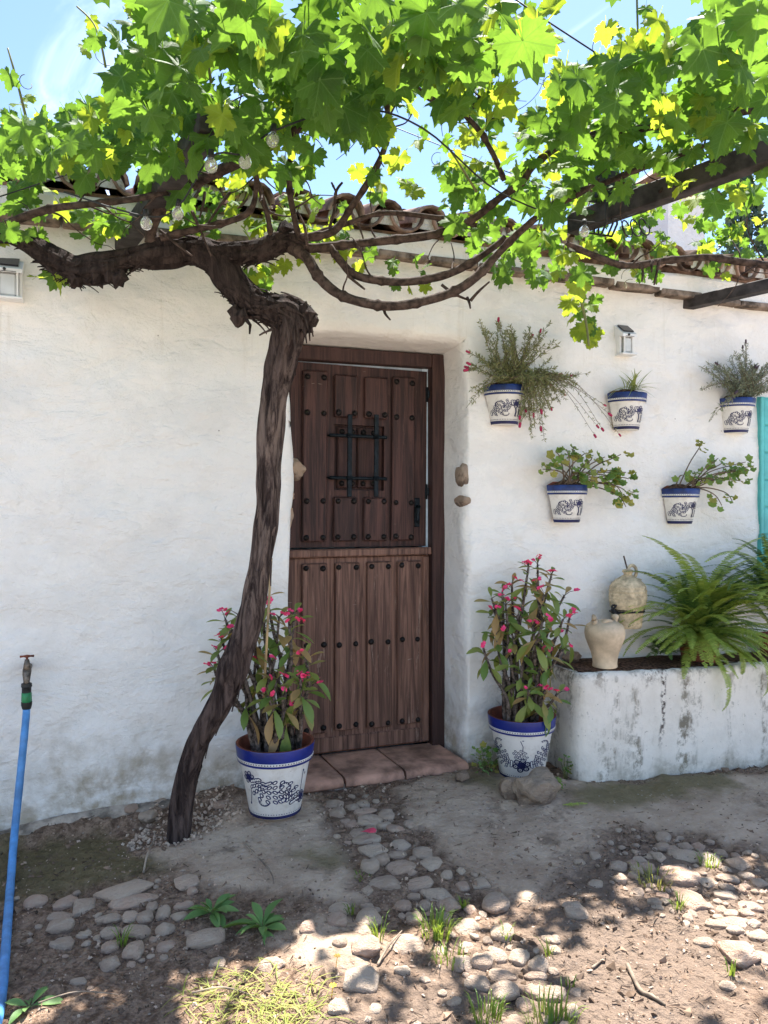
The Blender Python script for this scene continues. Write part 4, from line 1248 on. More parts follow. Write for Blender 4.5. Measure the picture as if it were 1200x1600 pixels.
crown_plant(tR, pr_, [
    (826,885,3.74,8,4),(840,882,3.76,4,3),(862,898,3.72,8,3),(800,912,3.74,7,2),(785,925,3.72,7,2),(768,935,3.70,5,1),(790,945,3.68,8,2),(772,955,3.7,6,2),
    (838,915,3.70,8,2),(850,930,3.68,7,1),(882,930,3.70,5,1),(832,978,3.60,11,3),(848,972,3.58,9,2),(880,968,3.66,8,2),(890,965,3.70,5,2),
    (775,990,3.66,7,1),(755,1012,3.64,6,1),(800,990,3.66,7,1),(852,1020,3.60,7,2),(880,1015,3.62,4,1),(798,1028,3.62,3,1),
    (825,1078,3.56,9,2),(850,1080,3.56,6,3),(870,1085,3.60,6,2),(815,1040,3.60,6,0),(865,1000,3.68,5,1),(810,960,3.70,7,1)])

# ---------------------------------------------------------------- wall pots
WP = {}
for key, u, v, lab in (
    ('a', 797, 663, 'wall pot of magenta-tipped lavender spilling over, nearest the door'),
    ('b', 989, 671, 'wall pot with a small tuft of narrow striped leaves, under the white solar lamp'),
    ('c', 895, 817, 'wall pot of leggy green geranium trailing to the right, lower one nearer the door'),
    ('d', 1161, 676, 'wall pot of grey-green lavender with dark tips, beside the turquoise shutter'),
    ('e', 1073, 819, 'wall pot of sparse geranium above the big fern')):
    y = -0.012
    p = PY(u, v, -0.08); p.y = y
    t = thing('hanging_potted_plant', lab, 'wall planter', p, 'blue and white pots hung on the wall')
    wall_pot(t, p); WP[key] = (t, p)
def sprigs(t, p, targets, mt_leaf, mt_fl, flfrac, leaf_len, dens, spread):
    stems, fol = MB(), MB(); me = None
    for (u, v, n) in targets:
        for _ in range(n):
            y = U(-0.17, -0.03)
            tip = PY(u+random.gauss(0, spread), v+random.gauss(0, spread), y)
            b0 = p+Vector((U(-.07,.07), -U(.03,.09), 0.205))
            dv = tip-b0
            m = b0+dv*0.5+Vector((U(-.02,.02), -0.02, 0.05 if dv.z < 0.05 else 0.0))
            if dv.z < -0.03: m.z = b0.z+0.02; m.y -= 0.05; m.x = b0.x+dv.x*0.45
            pts, rr = smooth_path([b0, m, tip], [.0018, .0014, .0008], 6)
            stems.tube(pts, rr, 4)
            for i in range(len(pts)-1):
                if random.random() > 0.92: continue
                for k in range(dens):
                    q = pts[i].lerp(pts[i+1], U(0,1)); ax = (pts[i+1]-pts[i]).normalized()
                    dr = (ax*U(.5,1.2)+rv()).normalized(); w = dr.cross(rv()).normalized()*leaf_len*0.11
                    L = leaf_len*U(.6,1.2)
                    fol.add([q, q+dr*L*.5+w, q+dr*L, q+dr*L*.5-w], [(0,1,2,3)])
            if random.random() < flfrac:
                if me is None:
                    fb = MB(); fb.lathe([(0.0001,0),(0.2,0.12),(0.25,0.4),(0.22,0.75),(0.2,0.95),(0.0001,1.05)], 6); me = fb.mesh('flower', mt_fl)
                ax = (pts[-1]-pts[-3]).normalized()
                link('flower', me, t, mat=frame(tip, Vector((0,0,1)).cross(ax) if abs(ax.z) < .99 else Vector((1,0,0)), ax, U(.020,.032)))
    stems.build('stem', M['gerstem'], t)['kind'] = 'stuff'
    fol.build('foliage', mt_leaf, t, smooth=False)['kind'] = 'stuff'
t, p = WP['a']
sprigs(t, p, [(760,520,4),(775,512,4),(790,520,5),(740,560,3),(730,575,2),(745,610,2),(735,625,2),(800,545,6),(820,520,5),(835,530,4),(850,540,4),(865,510,2),(868,545,2),(760,560,5),(785,570,6),(815,580,9),(835,600,10),(850,610,9),(870,590,5),(885,600,4),(895,590,4),(910,590,3),(850,640,7),(835,660,6),(820,640,7),(830,680,4),(860,630,5),(885,620,3)], M['lav'], M['lavflower'], 0.22, 0.023, 10, 9)
sprigs(t, p, [(945,632,1),(955,648,1),(940,670,1),(935,665,1),(965,675,1),(930,682,1)], M['lav'], M['lavflower'], 1.0, 0.02, 4, 3)
t, p = WP['d']
sprigs(t, p, [(1110,585,5),(1120,570,5),(1135,575,7),(1150,560,5),(1168,545,4),(1165,575,8),(1180,580,8),(1195,575,8),(1210,580,8),(1140,605,8),(1160,605,8),(1185,605,8),(1105,600,3),(1115,635,2),(1100,640,2),(1215,610,6)], M['lavgrey'], M['lavdry'], 0.2, 0.024, 6, 7)
# striped tuft
t, p = WP['b']
me = blade_mesh('leaf', M['spider'], 0.075, 0.3, 0.45, 7, 0.4, 0.0)
me2 = blade_mesh('leaf', M['spider'], 0.06, 0.3, 0.9, 7, 0.4, 0.0)
for k in range(44):
    a = U(0, 6.28); el = U(.25, 1.45)
    dr = Vector((math.cos(a)*math.cos(el), -abs(math.sin(a))*math.cos(el)*0.8, math.sin(el)))
    link('leaf', me if el > .8 else me2, t, mat=frame(p+Vector((U(-.04,.04), -U(.03,.08), 0.212)), dr, Vector((0,-0.2,1))+rv()*.3, U(.07,.13)))
# geraniums
def ger_leaf():
    b = MB(); n = 20; b.v = [(0,0.1,0)]
    for k in range(n):
        a = -2.6+5.2*k/(n-1); r = 0.5*(1+0.10*math.cos(a*5)+0.06*math.cos(a*11))
        b.v.append((r*math.sin(a), 0.42+r*math.cos(a)*0.9, 0.10*math.cos(a*5)+0.12*abs(math.sin(a))))
    b.f = [(0,k,k+1) for k in range(1,n)]; b.m = [0]*len(b.f)
    return b.mesh('leaf', M['ger'])
GER = [ger_leaf() for _ in range(2)]
def geranium(t, p, tips):
    for (u, v, y, nl) in tips:
        tip = PY(u, v, y); b0 = p+Vector((U(-.05,.05)*1.2, -U(.04,.09), 0.20))
        dv = tip-b0
        m1 = b0+dv*0.4+Vector((0, -.01, 0.03)); m2 = b0+dv*0.8+Vector((U(-.01,.01), -.01, 0.012 if dv.z > 0 else 0.035))
        pts, rr = smooth_path([b0, m1, m2, tip], [.0042,.0034,.0028,.002], 5)
        sb = MB(); sb.tube(pts, rr, 6)
        sb.build('stem', M['gerstem'], t)
        for k in range(nl):
            f = U(0,1)**1.6; i = int((len(pts)-1)*(1-0.42*f)); q = pts[i]
            dr = rv(); dr.z = dr.z*0.6; q2 = q+dr*U(.012,.034)
            tip_dir = (dr+Vector((0,-0.5,-0.35))).normalized()
            lm = frame(q2, tip_dir, Vector((U(-.3,.3),-0.75,0.75))+rv()*.45, U(.028,.050))
            link('leaf', random.choice(GER), t, mat=lm)
t, p = WP['c']
geranium(t, p, [(868,706,-.10,8),(885,702,-.09,9),(897,698,-.08,5),(856,728,-.1,5),(848,733,-.12,5),(915,708,-.09,5),(925,714,-.1,6),(945,714,-.1,6),(970,710,-.1,5),(958,735,-.11,7),(978,738,-.12,8),(982,748,-.11,8),(965,752,-.12,7),(972,772,-.13,11),(985,775,-.14,8),(978,792,-.13,8),(945,742,-.13,7),(930,752,-.13,6),(918,738,-.12,7),(905,742,-.12,6),(880,725,-.12,5)])
t, p = WP['e']
geranium(t, p, [(1098,690,-.1,5),(1088,740,-.11,5),(1066,742,-.12,4),(1122,716,-.1,6),(1130,722,-.1,4),(1150,735,-.11,6),(1165,722,-.1,6),(1178,728,-.1,5),(1168,735,-.12,7),(1145,748,-.13,6),(1130,752,-.12,6),(1115,748,-.13,5),(1128,790,-.14,5),(1145,785,-.12,3),(1098,752,-.13,5),(1160,752,-.11,4)])

# ---------------------------------------------------------------- jugs on the planter
def front_jug():
    p = PD(945, 1043, 3.88); p.z = 0.579-0.027*(p.x-2.155)+0.004
    t = thing('clay_jug', 'cream clay water jug with two short spouts standing on the planter edge', 'jug', p, 'cream clay jugs')
    k = 0.0032
    prof = [(0.0001,0),(18,0),(19.5,1.5),(19,6),(19.5,14),(22,24),(26,34),(30,45),(31.5,53),(31,60),(28,66),(21,71),(12,73.5),(0.0001,74.5)]
    b = MB(); b.lathe([(r*k, z*k) for r, z in prof], 40, p, wob=lambda a, z: 1+0.006*math.sin(z*220))
    body = b.build('body', M['jug'], t)
    b = MB(); q = p+Vector((-0.058,-0.01,0.205))
    b.tube([q, q+Vector((-.008,0,.022)), q+Vector((-.012,0,.036)), q+Vector((-.013,0,.043)), q+Vector((-.013,0,.036))], [.020,.016,.017,.022,.012], 16); b.build('spout', M['jug'], t)
    b = MB(); q = p+Vector((0.052,-0.005,0.205)); b.tube([q, q+Vector((.004,0,.022)), q+Vector((.006,0,.033)), q+Vector((.007,0,.042)), q+Vector((.007,0,.055)), q+Vector((.007,0,.060))], [.020,.014,.013,.019,.016,.004], 16); b.build('spout', M['jug'], t)
    b = MB(); q = p+Vector((-0.012,-0.035,0.222)); b.tube([q+Vector((-.025,0,-.008)), q+Vector((-.018,-.004,.012)), q+Vector((0,-.006,.018)), q+Vector((.02,-.004,.012)), q+Vector((.028,0,-.006))], [.011,.0105,.010,.0105,.011], 12); b.build('handle', M['jug'], t)
front_jug()
def back_jug():
    p = PY(981, 980, -0.11)
    t = thing('clay_jug', 'taller weathered clay jug with a ring handle, strapped to the wall by a black wire', 'jug', p, 'cream clay jugs')
    k = 0.00335
    prof = [(0.0001,0),(20,0),(21,2),(22,12),(23,24),(26,31),(28.5,40),(29,50),(28.5,55),(29,57),(27,66),(20,74),(10,80),(6.5,82),(6.5,85),(9,87),(8,90),(3,91.5),(0.0001,92)]
    zz_ = np.linspace(0, 92, 90); fine = [(0.0001, 0)]+[(float(np.interp(z, [q[1] for q in prof[1:]], [q[0] for q in prof[1:]])), float(z)) for z in zz_]+[(0.0001, 92)]
    b = MB(); b.lathe([(r*k, z*k) for r, z in fine], 40, p, wob=lambda a, z: 1+(0.013 if 0.15 < z < 0.25 else 0.004)*math.sin(z*330)); b.build('body', M['jug2'], t)
    b = MB(); q = p+Vector((0.026,0,0.262)); pts = [q+Vector((0.028*math.cos(a)+0.0, 0, 0.028+0.034*math.sin(a))) for a in np.linspace(-0.9, math.pi+0.9, 18)]
    b.tube(pts, .0088, 10); b.build('handle', M['jug2'], t)
    b = MB(); q = p+Vector((0.062,0,0.225)); b.tube([q, q+Vector((.012,0,.02)), q+Vector((.014,0,.027))], [.012,.010,.011], 12); b.build('spout', M['jug2'], t)
    b = MB(); b.tube([p+Vector((-0.002,0,0.30)), p+Vector((-0.026,0.0,0.375))], .0042, 6); b.build('stick', M['cane'], t)
    b = MB(); r = 0.0815
    ring = [p+Vector((r*math.cos(a), r*math.sin(a), 0.088+0.002*math.sin(3*a))) for a in np.linspace(0, 2*math.pi, 33)]
    b.tube(ring, .0055, 6, caps=False); b.tube([q_+Vector((0,0,.011)) for q_ in ring], .0045, 6, caps=False)
    c = p+Vector((-0.09,-0.02,0.10))
    for ph in (0, 1.3): b.tube([c+Vector((0.022*math.cos(a+ph), 0.014*math.sin(a*2), 0.022*math.sin(a+ph))) for a in np.linspace(0, 5.8, 18)], .0052, 6)
    b.tube([c, c+Vector((-.02,0,-.012)), c+Vector((-.042,-.004,-.004))], .0045, 6)
    b.tube([c, c+Vector((-.004,0,-.03)), c+Vector((.004,0,-.06)), c+Vector((-.004,-.006,-.085))], .0055, 6)
    b.tube([p+Vector((0.02,0.078,0.095)), p+Vector((0.02,0.14,0.10))], .006, 6)
    b.build('wire_strap', M['wire'], t)
back_jug()

# ---------------------------------------------------------------- ferns
def frond_mesh(name, L, droop, mt, width=0.05, n=34, curl=0.0):
    """frond from the origin along +Y, arching towards -Z"""
    b = MB(); pts = []
    for i in range(n+1):
        t = i/n; a = 0.25-droop*t
        if i == 0: pts.append(Vector((0,0,0)))
        else: pts.append(pts[-1]+Vector((curl*t*0.4, math.cos(a), math.sin(a))).normalized()*(L/n))
    b.tube(pts[::2], [0.0022*(1-0.8*i/(n//2)) for i in range(len(pts[::2]))], 4)
    for i in range(2, n):
        t = i/n
        w = width*min(1, 4*t)*(1-t)**0.45*U(.88,1.1)
        ax = (pts[i+1]-pts[i-1]).normalized(); dn = Vector((0,-ax.z,ax.y))
        for sg in (-1, 1):
            if random.random() < 0.03: continue
            dr = (Vector((sg,0,0))+ax*0.28-dn*U(.05,.35)).normalized(); hw = ax*(L/n)*0.46
            q = pts[i]; e = q+dr*w
            b.add([q-hw*.8, q+hw*.8, q+dr*w*.6+hw, e, q+dr*w*.6-hw*.6], [(0,1,2,3,4)])
    return b.mesh(name, mt, smooth=False)
def fern(t, c, specs):
    meshes = {}
    for (az, el, L, mt, width) in specs:
        key = (round(L/0.1), round(el*2), mt.name)
        if key not in meshes: meshes[key] = [frond_mesh('frond', 1.0*L, 0.55+0.5*max(0, el)+0.3*L+U(0,.4), mt, width, int(40+L*24), U(-.5,.5)) for _ in range(2)]
        me = random.choice(meshes[key])
        dr = Vector((math.cos(az)*math.cos(el), math.sin(az)*math.cos(el), math.sin(el)))
        up = Vector((-math.cos(az)*math.sin(el), -math.sin(az)*math.sin(el), math.cos(el)))
        link('frond', me, t, mat=frame(Vector(c)+Vector((U(-.05,.05), U(-.04,.04), U(0,.05))), dr, up+rv()*.25, U(.92,1.08)))
c1 = PY(1092, 1000, -0.14)
t1 = thing('fern', 'large bright green sword fern spilling over the planter right of the clay jugs', 'fern', c1, 'ferns on the planter')
sp = []
for k in range(130):
    az = U(-math.pi*1.02, 0.02); el = random.choice((U(.2,.7), U(.7,1.2), U(1.0,1.5)))
    L = U(.42,.70) if el < .9 else U(.50,.80)
    if math.sin(az) < -0.6: L *= 0.72
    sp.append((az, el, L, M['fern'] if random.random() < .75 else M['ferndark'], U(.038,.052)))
sp += [(U(-2.7,-0.5), U(-.25,.35), U(.28,.46), M['fern'], U(.038,.05)) for _ in range(34)]
sp += [(math.pi*0.99, .95, .68, M['ferndark'], .035),(math.pi*1.0,.7,.62,M['ferndark'],.035)]
fern(t1, c1, sp)
for (u, v0, v1) in ((1112,1050,1145),(1152,1040,1085),(1178,1040,1105)):
    q = PY(u, v0-25, -0.27); e = PY(u, v1, -0.33); b = frond_mesh('frond', 0.30 if v1 > 1100 else .2, 2.1, M['fern'], 0.03, 40)
    link('frond', b, t1, mat=frame(q, Vector((0.05,-0.55,-0.35 if v1>1100 else -.6)), Vector((0,-.8,.6)), 1.15 if v1 > 1140 else 1.0))
c2 = PY(1215, 985, -0.13)
t2 = thing('fern', 'darker fern at the right edge, in front of the turquoise shutter', 'fern', c2, 'ferns on the planter')
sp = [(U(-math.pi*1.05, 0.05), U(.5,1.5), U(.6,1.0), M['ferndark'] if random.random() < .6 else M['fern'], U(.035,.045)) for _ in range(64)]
fern(t2, c2, sp)
c3 = PY(1035, 1022, -0.09)
t3 = thing('fern', 'small shaded fern low behind the clay jugs', 'fern', c3, 'ferns on the planter')
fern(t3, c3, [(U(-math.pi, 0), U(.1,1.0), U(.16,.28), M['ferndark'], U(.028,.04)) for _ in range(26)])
for (tt, cc, lab) in ((t1, c1, 0), (t2, c2, 0)):
    b = MB(); zb = 0.565-0.027*(cc.x-2.155)
    b.lathe([(0.0001,0),(.085,0),(.105,.11),(.112,.112),(.112,.13),(.10,.13),(.095,.115),(0.0001,.118)], 28, (cc.x, cc.y+0.0, zb)); b.build('pot', M['potclay'], tt, sharp=40)

# rocks
for (u, v, d, dims, k, rot, lab) in (
    (838,1222,3.47,(.20,.13,.135),0,(0.1,0,0.3),'larger rough brown rock against the foot of the corner pot'),
    (797,1220,3.50,(.10,.09,.085),1,(0,0.2,1.2),'smaller grey rock left of the large rough one at the corner pot'),
    (893,1033,4.0,(.08,.08,.055),2,(0,0,0.5),'small rock lying on the planter behind the cream jug'),
    (722,1205,3.62,(.055,.05,.05),3,(0,0,0),'small reddish stone at the right end of the doorstep')):
    p = PD(u, v, d)
    p.z = (0.585 if v < 1100 else GZ(p))+dims[2]*0.34
    tag(blob('rock', 'r', k, p, dims, rot=rot), lab, 'rock')
# ---------------------------------------------------------------- tap, hose, lamps, lights, beams, wires
def tap():
    p = PY(42, 1050, -0.075)
    w = PY(42, 1050, 0.02)
    t = thing('garden_tap', 'weathered metal garden tap on the white wall above the blue hose', 'tap', p)
    b = MB(); wl = Vector((p.x, 0.03, p.z+0.005))
    b.tube([wl, Vector((p.x,-0.03,p.z+0.005)), p+Vector((0,0.008,0.005)), p+Vector((0,-0.008,-0.008)), p+Vector((0,-0.012,-0.035)), p+Vector((0,-0.012,-0.055))], [.013,.013,.017,.016,.012,.014], 12)
    b.tube([p+Vector((0,0.005,0.0)), p+Vector((0,0.005,0.028)), p+Vector((0,0.005,0.05))], [.016,.013,.008], 12)
    b.build('body', M['brass'], t)
    b = MB(); h = p+Vector((0,0.005,0.062)); b.tube([h-Vector((0,0,.014)), h], .0045, 8)
    b.tube([h-Vector((.026,0,0)), h-Vector((.012,0,-.001)), h, h+Vector((.012,0,.001)), h+Vector((.026,0,0))], [.005,.0038,.007,.0038,.005], 8); b.build('handle', M['potclay'], t)
    return p
tp = tap()
q0 = tp+Vector((0,-0.012,-0.055))
path = [q0, q0+Vector((0,-0.001,-0.09))]
for (u, v, d) in ((38,1150,3.03),(33,1200,3.02),(27,1260,2.99),(22,1310,2.94)): path.append(PD(u, v, d))
for (u, v) in ((17,1385),(12,1450),(7,1515),(0,1575),(-14,1640)):
    g = PG(u, v); g.z = GZ(g)+0.016; path.append(g)
ht = thing('garden_hose', 'blue garden hose hanging from the tap and running out along the ground', 'hose', q0)
pts, rr = smooth_path(path, [0.0145]*len(path), 8)
b = MB(); b.tube(pts, rr, 12, disp=lambda i, a, p: 1+0.05*mnoise.noise(p*30)); b.build('hose_pipe', M['hose'], ht)
b = MB(); b.tube([q0+Vector((0,0,.012)), q0, q0+Vector((0,0,-.004)), q0+Vector((0,0,-.024))], [.020,.021,.018,.018], 14)
b.tube([q0+Vector((0,0,-.062)), q0+Vector((0,0,-.072)), q0+Vector((0,0,-.09))], [.021,.021,.0165], 14); b.build('hose_collar', M['hoseblack'], ht, sharp=40)
b = MB(); b.tube([q0+Vector((0,0,-.022)), q0+Vector((0,0,-.026)), q0+Vector((0,0,-.058)), q0+Vector((0,0,-.064))], [.016,.019,.020,.017], 8); b.build('hose_connector', M['hosegreen'], ht, sharp=40)

def solar_lamp(u, v, w, h, label):
    p = PY(u, v, -0.02); 
    t = thing('solar_wall_lamp', label, 'wall lamp', p, 'solar lamps on the wall')
    D = 0.055; x0, x1 = p.x-w/2, p.x+w/2; z0, z1 = p.z-h/2, p.z+h/2; y = 0.0
    b = MB(); b.box((x0,y-0.03,z0),(x0+0.012,y+0.02,z1-0.015), bev=.002); b.box((x1-0.012,y-0.03,z0),(x1,y+0.02,z1-0.015), bev=.002)
    b.box((x0-0.004,y-D-0.008,z0-0.012),(x1+0.004,y+0.02,z0-0.001), bev=.003); b.box((x0+0.013,y-0.012,z0),(x1-0.013,y+0.02,z1-0.016))
    b.box((x0+0.013,y-D+0.004,z0),(x0+0.020,y-D+0.012,z1-0.03)); b.box((x1-0.020,y-D+0.004,z0),(x1-0.013,y-D+0.012,z1-0.03))
    b.build('housing', M['whiteplastic'], t, smooth=False)
    b = MB(); zt = z1-0.014
    b.add([(x0-.003,y-D-.006,zt-0.018),(x1+.003,y-D-.006,zt-0.018),(x1+.003,y+.02,zt-0.0),(x0-.003,y+.02,zt-0.0),(x0-.003,y-D-.006,zt-.002),(x1+.003,y-D-.006,zt-.002),(x1+.003,y+.02,zt+.060),(x0-.003,y+.02,zt+.060)], [(3,2,1,0),(4,5,6,7),(0,1,5,4),(1,2,6,5),(2,3,7,6),(3,0,4,7)])
    rf = b.build('cap', M['whiteplastic'], t, smooth=False)
    # the panel tips forward on the cap
    c = Vector(((x0+x1)/2, y-D/2+0.006, zt+0.031))
    b = MB(); b.box((-w*.38,-.034,-.001),(w*.38,.034,.006)); b.xf(Matrix.Translation(c+Vector((0,0,0.001))) @ Matrix.Rotation(math.atan2(.062,D+.026), 4, 'X')); b.build('solar_panel', M['solar'], t, smooth=False)
    b = MB(); b.tube([Vector(((x0+x1)/2-w*.1, y-D-.004, zt-.006)), Vector(((x0+x1)/2-w*.1, y-D-.013, zt-.006))], [.007,.005], 10); b.box((-w*.30+c.x, y-D-0.0085, zt-.0155),(w*.30+c.x, y-D-.0065, zt-.0135)); b.build('sensor', M['solar'], t)
    b = MB(); b.box((x0+.022,y-D+.008,z0+.004),(x1-.022,y-.012,z1-.032), bev=.006); b.build('lens', M['lens'], t, smooth=False)
solar_lamp(977, 536, 0.085, 0.115, 'small white solar lamp on the wall above the striped-leaf pot')
solar_lamp(13, 441, 0.105, 0.125, 'white solar lamp on the wall at the left edge under the vine')

def beam(name, a, b_, w, h, label, mt, group=None):
    a, b_ = Vector(a), Vector(b_); d = (b_-a); L = d.length; d.normalize()
    m = MB(); m.box((-w/2, 0, -h/2), (w/2, L, h/2), bev=0.003)
    x = d.cross(Vector((0,0,1))).normalized(); z = x.cross(d)
    M4 = Matrix(((x.x,d.x,z.x,a.x),(x.y,d.y,z.y,a.y),(x.z,d.z,z.z,a.z),(0,0,0,1)))
    m.xf(M4)
    t = thing(name, label, 'beam', a, group)
    m.build('timber', mt, t, smooth=False)
    return t, M4
def along(u0, v0, u1, v1, z):
    p = PD(u0, v0, (z-CAM.z)*F/(HV-v0)); q = PD(u1, v1, (z-CAM.z)*F/(HV-v1)); return p, q
G_ = 'pergola beams'
t, m4 = beam('pergola_beam', Vector((0.075,0.03,2.512)), Vector((0.30,-1.15,2.53)), 0.075, 0.06, 'short dark pergola beam leaving the wall over the left arm of the vine', M['beam'], G_)
t, m4 = beam('pergola_beam', Vector((3.07,0.03,2.52)), Vector((3.42,-1.1,2.525)), 0.07, 0.06, 'dark pergola beam leaving the wall at the right edge of the picture', M['beam'], G_)
pa, pb = PD(893,352,3.16), PD(1215,228,2.50); pb = pa+(pb-pa)*1.5; pb.z = pa.z+0.01
t, m4 = beam('pergola_beam', pa, pb, 0.06, 0.078, 'long thick dark pergola beam slanting out of the vine leaves at the upper right', M['beam'], G_)
b = MB(); c = pa.lerp(pb, 0.125)
b.box((c.x-0.05,c.y-0.035,c.z+0.05),(c.x+0.05,c.y+0.035,c.z+0.16), bev=.004); b.build('junction_box', M['wire'], t, smooth=False)
b = MB()
for s in (-0.03, 0.0, 0.02):
    cc = c+Vector((s, 0, 0)); b.tube([cc+Vector((.0,-.055,.08)), cc+Vector((0,-.06,-.06)), cc+Vector((0.02,0,-.085)), cc+Vector((0,.06,-.06)), cc+Vector((0,.055,.06))], .0045, 6)
for s in (0.06, 0.10, 0.14):
    cc = c+Vector((s*0.6,-0.06-s*.5,-0.05)); b.tube([cc+Vector((.02*math.cos(a)+.012*a/6, 0.01*math.sin(a), -0.035+.035*math.sin(a))) for a in np.linspace(0.4,6.6,16)], .003, 5)
b.build('cable_tie', M['wire'], t)

def wire(label, pts, r=0.0025, cat='wire'):
    m = MB(); m.tube(pts, r, 5)
    return tag(m.build('wire', M['wire']), label, cat, 'wires strung under the vine')
wire('thin black wire slanting down to the left edge below the vine leaves', [PD(-30,317,2.7), PD(120,268,2.7), PD(262,208,2.65), PD(420,130,2.6)])
wire('thin wire crossing the gap of sky to the right-hand leaves', [PD(800,-5,2.1), PD(835,20,2.15), PD(950,95,2.3), PD(1040,165,2.5), PD(1080,190,2.6)])
wire('fine wire running from the middle leaves down to the right-hand vine mass', [PD(560,175,2.9), PD(637,207,2.9), PD(740,248,2.9), PD(860,295,2.9)], 0.002)
# string of bulbs
cabs = [PD(100,300,2.6), PD(228,338,2.5), PD(279,322,2.5), PD(330,245,2.25), PD(384,240,2.25), PD(427,205,2.2), PD(550,170,2.25), PD(660,200,2.3), PD(780,300,2.7), PD(913,347,2.85), PD(1010,330,2.8)]
lt = thing('string_lights', 'string of round clear bulbs threaded through the vine', 'string lights', cabs[0])
pp, rr = smooth_path(cabs, [.003]*len(cabs), 6)
b = MB(); b.tube(pp, rr, 5); b.build('cable', M['wire'], lt)
bm_ = MB(); bm_.lathe([(0.010,0.0),(0.013,-0.006),(0.022,-0.016),(0.0265,-0.030),(0.0265,-0.038),(0.022,-0.051),(0.012,-0.059),(0.0001,-0.061)], 18); bulb = bm_.mesh('bulb', M['bulb'])
bm_ = MB(); bm_.lathe([(0.0001,0.032),(0.011,0.03),(0.013,0.0),(0.011,-0.002)], 12); sock = bm_.mesh('socket', M['wire'])
for (u, v, d, pe) in ((228,342,2.5,0),(330,250,2.25,0),(384,244,2.25,0),(279,326,2.5,0),(427,210,2.2,0),(548,180,2.25,1),(913,356,2.85,0)):
    q = PD(u, v-4, d); rt_ = (U(-.25,.25), U(-.25,.25), 0)
    o = link('bulb', bulb, lt, q, rt_, (.6 if pe else .72,)*3)
    link('socket', sock, o, q, (0,0,0))
    if pe:
        o.material_slots[0].link = 'OBJECT'; o.material_slots[0].material = M['peach']; o['label'] = 'peach coloured bulb'

# ---------------------------------------------------------------- the grapevine
vine = thing('grapevine', 'old gnarled grapevine whose leaning trunk spreads leafy arms over the pergola', 'grapevine', PD(283,1310,3.12))
trunk_px = [(277,1322,36,3.10),(287,1240,36,3.08),(309,1160,38,3.06),(342,1100,38,3.05),(364,1046,45,3.05),(392,965,40,3.05),(406,885,39,3.05),(418,795,38,3.05),(420,705,41,3.04),(428,622,44,3.03),(442,560,50,3.02),(455,505,58,3.0)]
arm_px = [(462,520,56,3.0),(456,492,66,3.0),(425,484,60,2.99),(392,470,50,2.98),(362,440,48,2.97),(335,405,54,2.96),(300,392,48,2.95),(245,398,36,2.93),(195,406,34,2.91),(160,420,44,2.9),(115,420,42,2.9),(75,398,36,2.9),(35,374,28,2.9),(-25,360,22,2.9)]
def bark_disp(seed, amp, lump):
    def f(i, a, p):
        k = Vector((math.cos(a)*2.2, math.sin(a)*2.2, p.z*3.2+p.x*3.0+seed))
        return 1+amp*mnoise.noise(k)+amp*0.8*mnoise.noise(Vector((math.cos(a)*5.5, math.sin(a)*5.5, p.z*4+p.x*4+seed)))+lump*mnoise.noise(p*11+Vector((seed,0,0)))
    return f
def limb(pxs, n, per, amp, lump, seed, name, mt, z_fix=None):
    P = [PD(u, v, d) for u, v, w, d in pxs]; W = [w*d/F/2*0.93 for u, v, w, d in pxs]
    pts, rr = smooth_path(P, W, per)
    b = MB(); b.tube(pts, rr, n, disp=bark_disp(seed, amp, lump))
    return b.build(name, mt, vine), pts, rr
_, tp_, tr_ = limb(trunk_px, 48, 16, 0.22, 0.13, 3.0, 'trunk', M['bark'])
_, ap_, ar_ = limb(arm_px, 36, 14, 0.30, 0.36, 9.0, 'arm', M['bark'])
right_px = [(330,402,46,2.96),(372,396,38,2.95),(408,392,36,2.94),(445,378,34,2.94),(478,384,26,2.94)]
_, bp_, br_ = limb(right_px, 28, 12, 0.28, 0.30, 15.0, 'arm', M['bark'])
# knots and shaggy bark strips
kb = MB()
def strips(pts, rr, n, L0, L1, lo=0.0, hi=1.0, out=1.0):
    for _ in range(n):
        i = int(U(lo, hi)*(len(pts)-3))+1; ax = (pts[i+1]-pts[i-1]).normalized()
        sd = rv(); sd = (sd-ax*sd.dot(ax)).normalized(); w = ax.cross(sd)*U(.005,.013)
        L = U(L0, L1); k = 4; prev = None; q = pts[i]+sd*rr[i]*U(.88,1.02)
        dirv = (ax*random.choice((-1,1))+rv()*0.16).normalized(); lift = U(0.0,0.5)*out
        vs = []
        for j in range(k+1):
            t = j/k; c = q+dirv*L*t+sd*(lift*L*t*t)+Vector((0,0,-0.25*L*t*t))
            ww = w*(1-t*0.8); vs += [c-ww+sd*.002, c+ww+sd*.002, c+ww-sd*.002, c-ww-sd*.002]
        fs = []
        for j in range(k):
            a = 4*j
            for m_ in range(4): fs.append((a+m_, a+(m_+1) % 4, a+4+(m_+1) % 4, a+4+m_))
        kb.add(vs, fs)
strips(ap_, ar_, 420, .03, .075, out=.35); strips(bp_, br_, 120, .03, .06, out=.3); strips(tp_, tr_, 110, .04, .09, .05, 1.0, 0.05)
strips(ap_, ar_, 110, .025, .06, .66, .84, 0.9)
for (u, v, d, s) in ((372,497,2.93,.034),(366,487,2.95,.026),(486,500,2.98,.030),(478,490,2.97,.036),(185,435,2.88,.030),(172,430,2.88,.034),(150,432,2.88,.036),(120,436,2.88,.03),(240,376,2.93,.032),(250,384,2.92,.03),(447,360,2.94,.036)):
    c = PD(u, v, d); st = len(kb.v)
    kb.lathe([(0.0001,-1),(.6,-.8),(1,0),(.6,.8),(0.0001,1)], 10); 
    for i in range(st, len(kb.v)):
        p = Vector(kb.v[i]); p *= s*(1+0.7*mnoise.noise(p*2.5+c*20)); kb.v[i] = tuple(c+p)
